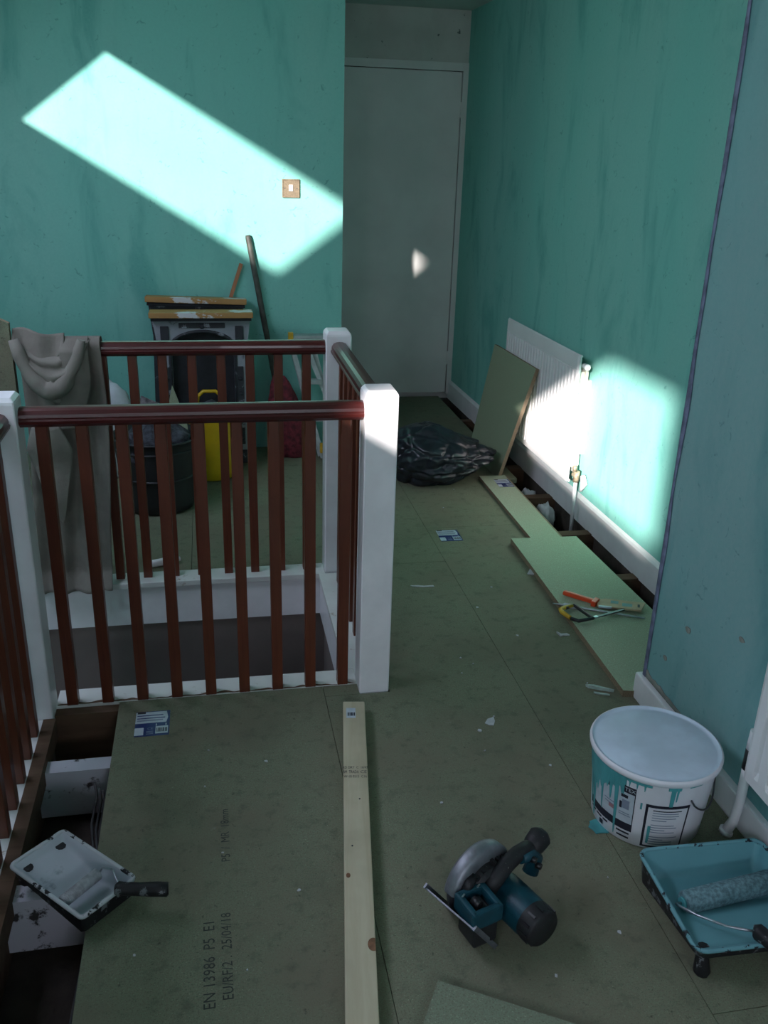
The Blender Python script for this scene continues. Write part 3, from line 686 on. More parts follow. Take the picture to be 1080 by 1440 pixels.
lb.mat('label_red'); cyl_patch(lb, -158, -150, 0.082, 0.094, 0.0012, 3); cyl_patch(lb, -187, -182, 0.08, 0.13, 0.0012, 3)
lb.mat('label_white'); cyl_text(lb, 'TEX', 0.0145, -136.6, 0.158, 0.0015, 1.0)
lb.build('front_label', None, bk)
lb = MB(); lb.mat('ink')
cyl_patch(lb, -121, -79, 0.008, 0.136, 0.0006, 12); lb.mat('bucket_white'); cyl_patch(lb, -118.6, -81, 0.013, 0.128, 0.0010, 12)
lb.mat('ink'); cyl_patch(lb, -114, -87, 0.119, 0.122, 0.0014, 8)
lb.mat('label_grey')
for i in range(14):
    if i in (4, 9): continue
    e = -86 - (14 if i % 4 == 3 else random.random() * 6); cyl_patch(lb, -114, e, 0.112 - i * 0.0072, 0.1145 - i * 0.0072, 0.0014, 6)
lb.build('back_label', None, bk)
m = MB()      # runs of paint
def runs(a0, a1, n, fn, off=0.002):
    def f(u, v):
        a = a0 + (a1 - a0) * u; zt = 0.197; zb = fn(a)
        z = zt + (zb - zt) * v
        r = rad(z) + off * (0.6 + 0.6 * math.sin(v * PI)) * (1 if 0.02 < u < 0.98 else 0.1)
        return (r * math.cos(math.radians(a)), r * math.sin(math.radians(a)), z)
    m.grid(f, n, 6)
def spill(a):
    z = 0.128 - 0.022 * math.sin((a + 200) * 0.10) + 0.02 * noise.noise(Vector((a * 0.35, 0, 0)))
    for (c, w, d) in ((-150, 2.2, 0.012), (-168, 1.6, 0.055), (-183, 3.5, 0.008), (-176, 1.4, 0.10), (-157, 2.0, 0.105), (-190, 3.0, 0.03)):
        z = min(z, d + (z - d) * min(1.0, (abs(a - c) / w) ** 2.5)) if abs(a - c) < w else z
    return z
runs(-215, -141, 220, spill)
runs(-141, -118, 40, lambda a: 0.184 - 0.02 * max(0, math.cos((a + 131) * 0.9)) ** 8)
runs(-104, -92, 30, lambda a: 0.135 if abs(a + 99) < 2 else (0.150 if abs(a + 95) < 0.8 else 0.182))
runs(-84, -70, 30, lambda a: 0.187)
m.grid(lambda u, v: ((rad(0.06) + 0.002) * math.cos(math.radians(-116.5 + 3 * u * (0.6 + 0.4 * math.sin(v * 3)))), (rad(0.06) + 0.002) * math.sin(math.radians(-116.5 + 3 * u)), 0.124 - 0.10 * v), 3, 8)
m.grid(lambda u, v: ((rad(0.12) + 0.002) * math.cos(math.radians(-126 + 1.8 * u)), (rad(0.12) + 0.002) * math.sin(math.radians(-126 + 1.8 * u)), 0.135 - 0.018 * v), 2, 2)
m.build('paint_run', 'paint_teal', bk)
m = MB(); m.prism([(-0.134 + 0.022 * math.cos(a) * (0.7 + 0.5 * random.random()), -0.028 + 0.03 * math.sin(a) * (0.7 + 0.5 * random.random())) for a in [k * PI / 7 for k in range(14)]], 0, 0.002); m.build('paint_drip', 'paint_teal', bk)

# ================================================================== ROLLER TRAYS
def tray(name, label, loc, rz, W, L, D, mat, rim_mat, tilt=(0, 0), rr=0.018):
    """local: x across (W), y from the leg end (0) to the well (L), rim at z = D"""
    r = thing(name, label, 'paint tray', loc, rz)
    r.rotation_euler = (tilt[0], tilt[1], rz)
    th = 0.0
    def zin(y):
        f = y / L
        if f < 0.10: return D - 0.012 - 0.02 * f
        if f < 0.62: return D - 0.014 - (D - 0.020) * ((f - 0.10) / 0.52) ** 1.15
        if f < 0.92: return 0.006
        return 0.006 + 0.012 * (f - 0.92) / 0.08
    m = MB(); nx, ny = 18, 26
    def f(u, v):
        x = (u - 0.5) * W; y = v * L; z = zin(y)
        ex = min(u, 1 - u) * W; ey = min(v, 1 - v) * L; e = min(ex, ey)
        if e < 0.016:
            k = e / 0.016; k = k * k * (3 - 2 * k); z = D + (z - D) * k
        inset = 0.0
        return (x, y, z)
    m.grid(f, 40, 44); m.build('tray_bowl', mat, r)
    m = MB(); pts = []
    for (cx, cy, a0) in ((W / 2 - rr, L - rr, 0), (-W / 2 + rr, L - rr, 90), (-W / 2 + rr, rr, 180), (W / 2 - rr, rr, 270)):
        for k in range(5): a = math.radians(a0 + 22.5 * k); pts.append((cx + (rr + 0.004) * math.cos(a), cy + (rr + 0.004) * math.sin(a)))
    m.tube([(x, y, D - 0.001 + 0.0016 * noise.noise(Vector((x * 60, y * 60, 0)))) for x, y in pts], 0.0048, 8, closed=True); m.build('rim', rim_mat, r)
    m = MB()     # outer skin of the plastic tray
    n = len(pts)
    def bot(x, y): return max(0.0, zin(max(0.0, min(L, y))) - 0.006)
    lo = []; hi = []
    for (x, y) in pts:
        hi.append(m.bm.verts.new((x, y, D - 0.002))); zz = bot(x, y)
        lo.append(m.bm.verts.new((x * 0.95, L / 2 + (y - L / 2) * 0.965, min(zz, D - 0.02) if y > 0.1 * L else D - 0.026)))
    for i in range(n): m.face([hi[i], hi[(i + 1) % n], lo[(i + 1) % n], lo[i]])
    m.build('outer_shell', 'black_splashed', r)
    for s in (-1, 1):
        m = MB(); x = s * (W / 2 - 0.022)
        m.tube([(x, 0.018, D - 0.012), (x, 0.016, D * 0.5), (x, 0.008, 0.004), (x, 0.008, 0.0)], [0.012, 0.013, 0.017, 0.015], 10); m.build('leg', 'black_splashed', r)
    return r
tt = tray('roller_tray', 'teal paint covered roller tray beside the paint bucket', (1.032, 1.170, 0.0006), -0.03, 0.285, 0.270, 0.070, 'tray_teal', 'tray_rim_teal')
ro = thing('paint_roller', 'teal soaked paint roller lying across the teal tray', 'paint roller', (1.055, 1.338, 0.034), 0.12)
m = MB(); m.tube([(-0.112, 0, 0.0), (-0.108, 0, 0.0), (0.11, 0, 0.0), (0.114, 0, 0)], [0.020, 0.0245, 0.0245, 0.020], 28)
for v in m.bm.verts: v.co += Vector((0, 1, 1)) * 0.0016 * noise.noise(v.co * 90)
m.build('sleeve', 'paint_sheepskin_teal', ro)
m = MB(); m.tube([(-0.1125, 0, 0), (-0.118, 0, 0)], [0.013, 0.012], 16); m.build('end_cap', 'paint_teal', ro)
m = MB(); m.tube([(-0.116, 0, 0.0), (-0.134, -0.004, 0.006), (-0.136, -0.018, 0.014), (-0.126, -0.060, 0.028), (-0.095, -0.110, 0.040), (-0.055, -0.148, 0.052)], 0.0028, 8); m.build('wire_frame', 'steel', ro)
m = MB(); m.tube([(-0.060, -0.144, 0.053), (-0.054, -0.150, 0.054), (-0.044, -0.168, 0.050), (-0.030, -0.200, 0.036), (-0.012, -0.245, 0.014)], [0.011, 0.017, 0.016, 0.014, 0.015], 14); m.build('handle', 'black_splashed', ro)

mt = tray('roller_tray', 'small white paint covered tray bridging the open floor strip', (-0.4175, 1.6715, 0.0026), math.radians(-135.6), 0.128, 0.232, 0.056, 'tray_white', 'tray_rim_white', (0, 0), 0.006)
mr = thing('paint_roller', 'small grey roller with black handle lying in the white tray', 'paint roller', (-0.316, 1.553, 0.046), 0.84)
m = MB(); m.tube([(-0.048, 0, 0), (-0.046, 0, 0), (0.046, 0, 0), (0.048, 0, 0)], [0.009, 0.0135, 0.0135, 0.009], 20); m.build('sleeve', 'roller_grey', mr)
m = MB(); m.tube([(0.048, 0, 0.0), (0.060, 0.0, 0.006), (0.062, -0.03, 0.014), (0.028, -0.090, 0.020)], 0.0026, 8); m.build('wire_frame', 'steel', mr)
m = MB(); m.tube([(0.022, -0.080, 0.020), (0.026, -0.086, 0.020), (0.032, -0.094, 0.021), (0.048, -0.122, 0.021), (0.068, -0.154, 0.022), (0.0795, -0.172, 0.021), (0.081, -0.1735, 0.021)], [0.010, 0.016, 0.0135, 0.0135, 0.015, 0.0145, 0.010], 16); m.build('handle', 'black_splashed', mr)

# ================================================================== CIRCULAR SAW
# local frame: x along the blade plane (away from the base plate), y across towards the motor, z up
cs = thing('circular_saw', 'dark teal circular saw with silver blade guard resting on the floor', 'power saw', (0.430, 1.378, 0.0006), math.radians(30))
m = MB(); PMt = Matrix.Translation((0.040, 0, 0)) @ RY(math.radians(-36))
m.box(-0.002, 0.002, -0.112, 0.030, 0.002, 0.122, PMt, bev=0.001); m.box(-0.002, 0.009, -0.112, -0.108, 0.002, 0.122, PMt); m.box(-0.002, 0.009, 0.026, 0.030, 0.002, 0.128, PMt)
m.build('base_plate', 'alloy', cs)
m = MB()      # upper blade guard: half drum in the vertical x-z plane
C0 = Vector((0.075, -0.002, 0.092))
prof = [(0.0, -0.004), (0.070, -0.004), (0.083, 0.000), (0.087, 0.006), (0.087, 0.026), (0.083, 0.032), (0.060, 0.034), (0.0, 0.036)]
m.lathe(prof, 40, Matrix.Translation(C0) @ RX(PI / 2), True, math.radians(-8), math.radians(172)); m.build('blade_guard', 'alloy', cs)
m = MB()
m.lathe([(0.0, 0.004), (0.078, 0.004), (0.080, 0.008), (0.080, 0.022), (0.078, 0.026), (0.0, 0.026)], 36, Matrix.Translation(C0) @ RX(PI / 2), True, math.radians(170), math.radians(354)); m.build('lower_guard', 'dark_steel', cs)
m = MB(); pts = []
for k in range(48):
    r = 0.074 if k % 2 else 0.069; pts.append((r * math.cos(k * PI / 24), r * math.sin(k * PI / 24)))
m.prism(pts, 0.013, 0.0148, Matrix.Translation(C0) @ RX(PI / 2)); m.build('blade', 'steel', cs)
m = MB()      # ribbed gear housing between guard and motor
m.lathe([(0.052, 0), (0.056, 0.004), (0.050, 0.024), (0.042, 0.030)], 24, Matrix.Translation(C0 + Vector((0, -0.026, 0))) @ RX(PI / 2)); 
for k in range(7): m.box(0.040 + k * 0.016, 0.047 + k * 0.016, -0.050, -0.028, 0.085, 0.150 - 0.004 * abs(k - 3))
m.build('gear_housing', 'saw_black', cs)
m = MB()      # motor
MM = Matrix.Translation((0.118, -0.045, 0.062)) @ Matrix.Rotation(math.radians(-6), 4, 'Z') @ RX(PI / 2)
m.lathe([(0.0, 0), (0.040, 0), (0.043, 0.01), (0.043, 0.09), (0.042, 0.098)], 28, MM); m.build('motor', 'saw_teal', cs)
m = MB(); m.lathe([(0.042, 0.097), (0.0425, 0.102), (0.041, 0.128), (0.037, 0.134), (0.0, 0.134)], 28, MM); m.build('motor_cap', 'saw_black', cs)
m = MB()
for k in range(12):
    a = k * PI / 6; m.box(0.040, 0.0435, -0.0025, 0.0025, 0.106, 0.126, MM @ Matrix.Rotation(a, 4, 'Z'))
m.build('cooling_vent', 'black_plastic', cs)
m = MB()      # rear grip loop, a squared teal block with a dark recess
GM = Matrix.Translation((0.012, -0.080, 0.082)) @ Matrix.Rotation(math.radians(-12), 4, 'Z')
m.box(-0.034, 0.034, -0.036, -0.022, 0.004, 0.045, GM, bev=0.005); m.box(-0.034, 0.034, 0.022, 0.036, 0.004, 0.045, GM, bev=0.005)
m.box(-0.036, -0.022, -0.036, 0.036, 0.004, 0.045, GM, bev=0.005); m.box(0.022, 0.036, -0.036, 0.036, 0.004, 0.045, GM, bev=0.005)
m.build('battery_mount', 'saw_teal', cs)
m = MB(); m.box(-0.026, 0.030, -0.030, 0.030, -0.050, 0.012, GM, bev=0.006); m.box(-0.024, 0.024, -0.024, 0.024, -0.035, 0.022, GM); m.box(-0.010, 0.014, -0.018, 0.018, 0.02, 0.032, GM, bev=0.003); m.build('battery_recess', 'saw_black', cs)
for (dx, dy) in ((-0.012, 0.029), (0.029, 0.016)):
    m = MB(); m.box(dx - 0.005, dx + 0.005, dy - 0.0018, dy + 0.0018, 0.0445, 0.0465, GM @ Matrix.Rotation(0.5, 4, 'Z')); m.build('contact', 'steel', cs)
m = MB()      # curved main grip
m.tube([(0.058, -0.060, 0.100), (0.080, -0.062, 0.122), (0.112, -0.060, 0.138), (0.150, -0.056, 0.142), (0.188, -0.052, 0.132), (0.205, -0.050, 0.115)], [0.017, 0.018, 0.0175, 0.017, 0.018, 0.016], 16); m.build('grip', 'saw_black', cs)
m = MB(); m.tube([(0.150, -0.066, 0.138), (0.185, -0.064, 0.128), (0.208, -0.062, 0.105), (0.195, -0.062, 0.072)], [0.012, 0.0145, 0.016, 0.018], 12); m.build('grip_cover', 'saw_teal', cs)
m = MB(); m.tube([(0.196, -0.052, 0.118), (0.222, -0.047, 0.125), (0.238, -0.044, 0.128), (0.247, -0.042, 0.129)], [0.018, 0.026, 0.027, 0.022], 8); m.build('front_knob', 'saw_black', cs)
for p in ((0.176, -0.074, 0.128), (0.196, -0.074, 0.100)):
    m = MB(); m.tube([p, (p[0] + 0.004, p[1] - 0.012, p[2])], [0.0075, 0.0065], 10); m.build('clamp_knob', 'black_plastic', cs)
m = MB(); m.tube([(0.012, -0.045, 0.118), (0.022, -0.042, 0.130), (0.04, -0.036, 0.132)], 0.011, 10); m.build('depth_lever', 'saw_black', cs)
m = MB(); m.tube([(0.006, -0.070, 0.120), (0.006, -0.090, 0.120)], 0.009, 10); m.build('bevel_knob', 'black_plastic', cs)

# ================================================================== TOOLS ON THE CUT SHEET
ZB = 0.0226
def path_obj(name, mat, parent, pts, r, seg=10): 
    m = MB(); m.tube(pts, r, seg); return m.build(name, mat, parent)
sc_ = thing('paint_scraper', 'orange handled scraper in a cardboard sleeve on the cut chipboard sheet', 'scraper', (1.310, 2.675, ZB), math.radians(-46))
def flat_tube(name, mat, parent, pts, rx, rz_, seg=12):
    m = MB(); m.tube(pts, 1.0, seg)
    return m
m = MB(); m.box(-0.118, 0.004, -0.010, 0.010, 0.005, 0.021, bev=0.006); m.build('handle', 'orange_plastic', sc_)
m = MB(); m.box(-0.004, 0.014, -0.021, 0.021, 0.002, 0.022, bev=0.004); m.build('collar', 'orange_plastic', sc_)
sl = Matrix.Translation((0.012, 0.006, 0.010)) @ Matrix.Rotation(math.radians(20), 4, 'Z') @ Matrix.Rotation(math.radians(-3), 4, 'Y')
m = MB(); m.prism([(0.0, -0.026), (0.0, 0.024), (0.03, 0.034), (0.165, 0.030), (0.150, -0.032)], -0.003, 0.003, sl); m.build('card_sleeve', 'card', sc_)
m = MB(); m.box(0.045, 0.072, 0.0, 0.022, 0.003, 0.0034, sl); m.box(0.085, 0.120, -0.014, 0.010, 0.003, 0.0034, sl); m.build('sleeve_print', 'card_print', sc_)
m = MB(); m.box(0.138, 0.146, -0.012, 0.010, 0.003, 0.0036, sl); m.build('hang_slot', 'ink', sc_)
m = MB(); m.box(0.005, 0.05, -0.035, -0.026, -0.002, 0.004, sl); m.build('barcode_tab', 'label_white', sc_)
ch = thing('steel_file', 'thin steel file lying under the scraper on the cut chipboard sheet', 'file', (1.187, 2.680, ZB), math.radians(-28))
m = MB(); m.tube([(-0.028, 0, 0.0065), (0.0, 0, 0.0065), (0.012, 0, 0.0065), (0.285, 0, 0.0065), (0.292, 0, 0.0065)], [0.002, 0.0045, 0.0045, 0.0035, 0.002], 8); m.build('shaft', 'steel', ch)
m = MB(); m.tube([(0.008, 0, 0.007), (0.014, 0, 0.007), (0.056, 0, 0.007), (0.062, 0, 0.007)], [0.005, 0.0085, 0.007, 0.005], 10); m.build('ferrule', 'label_white', ch)
hs = thing('junior_hacksaw', 'yellow and black junior hacksaw lying over the board edge', 'hacksaw', (1.208, 2.592, ZB + 0.0078), math.radians(0))
P = [(-0.044, 0.037, 0.006), (0.024, 0.064, 0.006), (0.048, -0.040, 0.006), (-0.026, -0.052, 0.006)]
m = MB(); m.tube([(-0.020, 0.047, 0.007), (0.020, 0.062, 0.007), (0.046, -0.040, 0.007), (-0.010, -0.050, 0.007), (-0.030, -0.030, 0.007)], 0.0066, 8); m.build('frame', 'black_plastic', hs)
m = MB(); m.tube([(0.012, 0.060, 0.0072), (-0.020, 0.050, 0.0072), (-0.042, 0.036, 0.0072), (-0.044, 0.020, 0.0072), (-0.030, -0.026, 0.0072)], [0.006, 0.0078, 0.0085, 0.0085, 0.007], 8); m.build('yellow_grip', 'hack_yellow', hs)
m = MB(); m.box(0.0, 0.150, -0.0045, 0.0045, 0.004, 0.0085, Matrix.Translation((0.040, -0.038, 0)) @ Matrix.Rotation(math.radians(18), 4, 'Z')); m.build('blade_arm', 'dark_steel', hs)
m = MB(); m.box(0.012, 0.030, -0.006, 0.006, 0.003, 0.010, Matrix.Translation((0.040, -0.038, 0)) @ Matrix.Rotation(math.radians(18), 4, 'Z'), bev=0.002); m.build('blade_clamp', 'steel', hs)

# ================================================================== BIN BAG
def lump(name, mat, parent, loc, size, seed, crumple=0.25, sub=4, flat=0.0, fscale=2.2, ridge=0.12, shape=None, smooth=True, creases=0.0):
    t = bmesh.new(); bmesh.ops.create_icosphere(t, subdivisions=sub, radius=1.0)
    off = Vector((seed * 3.17, seed * 1.31, seed * 2.03))
    for v in t.verts:
        d = v.co.normalized()
        k = 1.0 + crumple * noise.noise(d * fscale * 0.6 + off) + ridge * (1.0 - 2.0 * abs(noise.noise(d * fscale * 1.7 + off * 2))) + ridge * 0.5 * (1 - 2 * abs(noise.noise(d * fscale * 4.1 + off)))
        if creases:
            q = Vector((d.x * 1.0, d.y * 1.5, d.z * 1.6)) * creases + off
            dist = noise.voronoi(q)[0]
            k += 0.06 * dist[0] - 0.12 * math.exp(-7.0 * (dist[1] - dist[0]))
            dist = noise.voronoi(q * 2.3)[0]
            k += -0.025 * math.exp(-9.0 * (dist[1] - dist[0]))
        c = d * k
        if shape: c = shape(c)
        v.co = Vector((c.x * size[0], c.y * size[1], c.z * size[2]))
    lo = min(v.co.z for v in t.verts)
    for v in t.verts:
        z = v.co.z - lo * 0.55
        v.co.z = max(z, 0.0) if z > 0 else 0.0
    for f in t.faces: f.smooth = smooth
    m = MB(); m.absorb(t); o = m.build(name, mat, parent); o.location = loc
    return o
bb = lump('bin_bag', 'bin_bag', None, (1.06, 4.16, 0.0006), (0.215, 0.20, 0.15), 5, 0.24, 6, 0, 1.1, 0.07,
          lambda c: Vector((c.x + 0.26 * max(0, c.x) ** 3, c.y - 0.12 * c.x, c.z * (1.0 - 0.35 * max(0.0, c.x)))), True, 1.25)
tag(bb, 'crumpled black plastic bin bag on the chipboard floor', 'bag')

# ================================================================== AT THE SUNLIT WALL
def fireplace(name, label, loc, rot, mats, shelf):
    r = thing(name, label, 'fireplace', loc); r.rotation_euler = rot
    W, Hf, T = 0.235, 0.745, 0.045
    m = MB(); m.mat(mats[0])
    ow, oz = 0.150, 0.585       # opening half width and spring height
    def outer(z): return W - 0.022 * max(0.0, min(1.0, (0.70 - z) / 0.10)) ** 0.7
    zs = [0.0, 0.15, 0.3, 0.45, 0.52, oz]
    for s in (-1, 1):
        rows = []
        for z in zs: rows.append([(s * outer(z), z), (s * ow, z)])
        for i in range(len(rows) - 1):
            a, b = rows[i], rows[i + 1]
            m.prism([(a[0][0], a[0][1]), (a[1][0], a[1][1]), (b[1][0], b[1][1]), (b[0][0], b[0][1])] if s < 0 else [(a[1][0], a[1][1]), (a[0][0], a[0][1]), (b[0][0], b[0][1]), (b[1][0], b[1][1])], 0, T, RX(PI / 2))
    n = 16; arch = []
    for k in range(n + 1):
        a = PI - PI * k / n; arch.append((ow * math.cos(a), oz + 0.085 * math.sin(a)))
    for k in range(n):
        p, q = arch[k], arch[k + 1]
        xo = lambda i: -W + 2 * W * i / n
        m.prism([p, q, (xo(k + 1), Hf), (xo(k), Hf)], 0, T, RX(PI / 2))
    for s in (-1, 1):
        m.prism([(s * outer(oz), oz), (s * ow, oz), (s * W, Hf)] if s < 0 else [(s * ow, oz), (s * outer(oz), oz), (s * W, Hf)], 0, T, RX(PI / 2))
    m.build('surround', None, r)
    m = MB(); m.tube([(x, -T - 0.001, z) for x, z in [(-ow - 0.008, 0.02)] + [(x * 1.05, z + 0.004) for x, z in arch] + [(ow + 0.008, 0.02)]], 0.008, 8); m.build('arch_moulding', mats[1], r)
    m = MB()
    for s in (-1, 1):
        x0 = s * 0.178
        m.box(x0 - 0.016, x0 + 0.016, -T - 0.008, -T, 0.10, 0.50, bev=0.003); m.box(x0 - 0.020, x0 + 0.020, -T - 0.012, -T, 0.60, 0.70, bev=0.004)
        m.box(x0 - 0.024, x0 + 0.024, -T - 0.012, -T, 0.0, 0.07, bev=0.003)
        for k in range(5): m.tube([(x0, -T - 0.008, 0.14 + 0.075 * k), (x0, -T - 0.015, 0.14 + 0.075 * k)], [0.011, 0.006], 8)
    m.box(-0.11, 0.11, -T - 0.006, -T, 0.690, 0.715, bev=0.002); m.tube([(0, -T, 0.700), (0, -T - 0.016, 0.700)], [0.016, 0.008], 8)
    m.build('ornament', mats[1], r)
    m = MB(); m.box(-0.17, 0.17, 0.0, 0.012, 0.0, 0.69); m.box(-0.155, 0.155, -0.03, 0.0, 0.24, 0.30); m.build('fireback', 'iron_dark', r)
    m = MB()
    for k in range(6): m.tube([(-0.13, -0.035 - 0.002 * k, 0.06 + 0.03 * k), (0.13, -0.035 - 0.002 * k, 0.06 + 0.03 * k)], 0.006, 6)
    m.build('grate', 'iron_dark', r)
    m = MB(); m.box(-0.245, 0.245, -0.105, 0.012, Hf, Hf + 0.026, bev=0.003); m.build('mantel_shelf', shelf, r)
    m = MB(); m.box(-0.238, 0.238, -0.088, 0.008, Hf - 0.016, Hf - 0.0005, bev=0.003); m.build('shelf_moulding', 'iron_dark', r)
    return r
fireplace('fireplace', 'cast iron fireplace with flaked grey paint standing in front of another', (-0.037, 4.505, 0.0006), (math.radians(-1.0), 0, 0), ('iron_pale', 'iron_flaked'), 'mantel_wood')
fireplace('fireplace', 'cast iron fireplace leaning on teal wall, mostly hidden behind another', (-0.082, 4.615, 0.0006), (math.radians(-4.5), math.radians(1.6), 0), ('iron_flaked', 'iron_flaked'), 'mantel_wood').scale = (1.0, 1.0, 1.055)
po = thing('pole', 'dark grey pole leaning against the sunlit teal wall', 'pole', (0.392, 4.648, 0.0006))
m = MB(); m.tube([(0, 0, 0), (-0.185, 0.054, 1.095), (-0.187, 0.055, 1.107)], [0.0145, 0.0145, 0.012], 10); m.build('shaft', 'pole_grey', po)
po = thing('stick', 'thin orange-brown stick leaning on the teal wall behind fireplaces', 'stick', (-0.17, 4.665, 0.0006))
m = MB(); m.box(-0.009, 0.009, -0.006, 0.006, 0, 1.028, Matrix(((0.944, 0, 0.330, 0), (0, 1, 0.042, 0), (-0.33, -0.04, 0.943, 0), (0, 0, 0, 1)))); m.build('shaft', 'stick_orange', po)
# yellow trug and black tub
def tub(name, label, loc, r0, r1, h, mat, ribs):
    r = thing(name, label, 'tub', loc)
    m = MB(); m.lathe([(0, 0.004), (r0 - 0.01, 0.002), (r0, 0.008)] + [(r0 + (r1 - r0) * k / 8, 0.008 + (h - 0.008) * k / 8) for k in range(1, 9)] + [(r1 + 0.008, h), (r1 + 0.009, h - 0.008), (r1 - 0.001, h - 0.012), (r1 - 0.004, h - 0.006)] + [(r0 + (r1 - r0) * k / 8 - 0.005, 0.012 + (h - 0.012) * k / 8) for k in range(7, -1, -1)] + [(0, 0.012)], 40)
    m.build('shell', mat, r)
    for z in ribs:
        rr = r0 + (r1 - r0) * z / h; m = MB(); m.lathe([(rr, z - 0.006), (rr + 0.006, z - 0.004), (rr + 0.006, z + 0.004), (rr, z + 0.006)], 40); m.build('rib', mat, r)
    return r
yt = tub('rubble_tub', 'yellow plastic trug of rubble before the iron fireplace', (-0.015, 4.292, 0.0006), 0.118, 0.140, 0.33, 'yellow_plastic', ())
for s, nm in ((1, 'handle'), (-1, 'handle')):
    m = MB(); m.tube([(-0.062, s * 0.125, 0.325), (-0.055, s * 0.130, 0.365), (-0.03, s * 0.133, 0.388), (0.03, s * 0.133, 0.388), (0.055, s * 0.130, 0.365), (0.062, s * 0.125, 0.325)], 0.009, 10); m.build(nm, 'yellow_plastic', yt)
rb_ = lump('rubble_fill', 'rubble_dark', yt, (0, 0, 0.20), (0.100, 0.100, 0.09), 3, 0.25, 3, 0, 3.0, 0.25); rb_['kind'] = 'stuff'
bt = tub('builders_tub', 'black builders tub of rubble behind the stair rail', (-0.250, 3.905, 0.0006), 0.152, 0.186, 0.335, 'tub_black', (0.285, 0.16))
rb_ = lump('rubble_fill', 'rubble_dark', bt, (0, 0, 0.20), (0.130, 0.130, 0.10), 8, 0.25, 3, 0, 3.0, 0.25); rb_['kind'] = 'stuff'
def shard(name, label, mat, loc, rot, pts, th, cat='offcut'):
    m = MB(); m.prism(pts, -th / 2, th / 2); o = m.build(name, mat); o.location = loc; o.rotation_euler = rot
    return tag(o, label, cat)
shard('board_offcut', 'pale pointed board offcut sticking up out of the black tub', 'board_loose', (-0.165, 3.93, 0.30), (PI / 2 - 0.15, 0.0, 0.2), [(-0.03, 0), (0.055, 0.0), (0.05, 0.07), (0.0, 0.235), (-0.025, 0.14)], 0.012)
shard('board_offcut', 'grey board offcut leaning in the black tub', 'rubble', (-0.315, 3.93, 0.30), (PI / 2 - 0.2, 0.15, -0.3), [(-0.05, 0), (0.05, 0.0), (0.065, 0.17), (-0.03, 0.19)], 0.012)
ws = lump('plastic_sack', 'white_sack', None, (-0.50, 4.36, 0.0006), (0.12, 0.10, 0.27), 12, 0.22, 4, 0, 2.0, 0.12); tag(ws, 'white plastic sack against the teal wall by the black tub', 'sack')
rs = lump('mesh_sack', 'red_mesh', None, (0.382, 4.555, 0.0006), (0.092, 0.055, 0.262), 21, 0.14, 4, 0, 2.4, 0.09, lambda c: Vector((c.x * (1.0 - 0.25 * c.z) - 0.45 * c.z, c.y, c.z))); tag(rs, 'red woven sack slumped beside the folded ladder', 'sack')
# folded step ladder leaning on the wall
ld = thing('step_ladder', 'folded pale aluminium step ladder leaning behind the far newel post', 'ladder', (0.560, 4.46, 0.0006))
def bar(name, p, q, w, mat='ladder_alloy', d=0.018):
    p, q = Vector(p), Vector(q); t_ = (q - p); L_ = t_.length; t_.normalize(); sx_ = t_.cross(Vector((0, 1, 0))).normalized(); sy_ = t_.cross(sx_)
    M_ = Matrix(((sx_.x, sy_.x, t_.x, p.x), (sx_.y, sy_.y, t_.y, p.y), (sx_.z, sy_.z, t_.z, p.z), (0, 0, 0, 1)))
    m = MB(); m.box(-w / 2, w / 2, -d / 2, d / 2, 0, L_, M_, bev=0.002); return m.build(name, mat, ld)
LT = Vector((-0.135, 0.20, 0.60))
for (x0, x1, yo) in ((-0.005, -0.02, 0.0), (0.14, 0.05, 0.0), (-0.015, -0.02, 0.035), (0.10, 0.09, 0.035)):
    bar('stile', (x0, yo, 0.012), (x1 + LT.x, yo + 0.17, 0.60), 0.024)
for k, z in enumerate((0.02, 0.20, 0.385)):
    f_ = z / 0.6; xa = -0.005 - 0.15 * f_; xb = 0.14 - 0.225 * f_
    m = MB(); m.box(xa, xb, 0.17 * f_ - 0.03, 0.17 * f_ + 0.02, z, z + 0.022, bev=0.002); m.build('tread', 'ladder_alloy', ld)
m = MB(); m.box(-0.16, 0.05, 0.155, 0.225, 0.600, 0.622, bev=0.003); m.build('top_platform', 'ladder_alloy', ld)
for p in ((-0.155, 0.16, 0.60), (-0.01, -0.012, 0.055)):
    m = MB(); m.box(p[0] - 0.012, p[0] + 0.014, p[1] - 0.014, p[1] + 0.014, p[2] - 0.01, p[2] + 0.04, bev=0.004); m.build('yellow_end_cap', 'hack_yellow', ld)

# ================================================================== DUST SHEET over the far rail
ds = thing('dust_sheet', 'grey cotton dust sheet hanging over the far stair rail', 'dust sheet', (-0.50, 3.155, 0.0006))
def wob(x, z, a): return a * noise.noise(Vector((x * 11, z * 2.2, 4.0))) + 0.5 * a * noise.noise(Vector((x * 26 + z * 5, z * 5, 1.0)))
def hang(u, v):
    x = -0.125 + 0.262 * u
    if v < 0.12:      # over the rail
        a = PI * v / 0.12; y = 0.042 * math.cos(a); z = 0.872 + 0.030 * math.sin(a)
        y, z = (y, z)
    else:
        k = (v - 0.12) / 0.88; z = 0.872 - 0.868 * k; y = -0.042 - 0.012 * math.sin(u * 19 + 1) * min(1, k * 3) - 0.02 * k
        x += 0.012 * math.sin(k * 5) - 0.01 * k
        y += wob(x, z, 0.022) * min(1, k * 4)
        if k > 0.93: y -= 0.05 * (k - 0.93) / 0.07
    return (x, y, z)
m = MB(); m.grid(hang, 56, 90); solid(m.build('hanging_fall', 'dust_sheet', ds), 0.003, 0.0)
def behind(u, v):
    x = -0.12 + 0.25 * u; z = 0.872 - 0.45 * v
    return (x, 0.044 + 0.01 * math.sin(u * 17) * v + wob(x, z, 0.015) * v, z)
m = MB(); m.grid(behind, 30, 30); solid(m.build('back_fall', 'dust_sheet', ds), 0.003, 0.0)
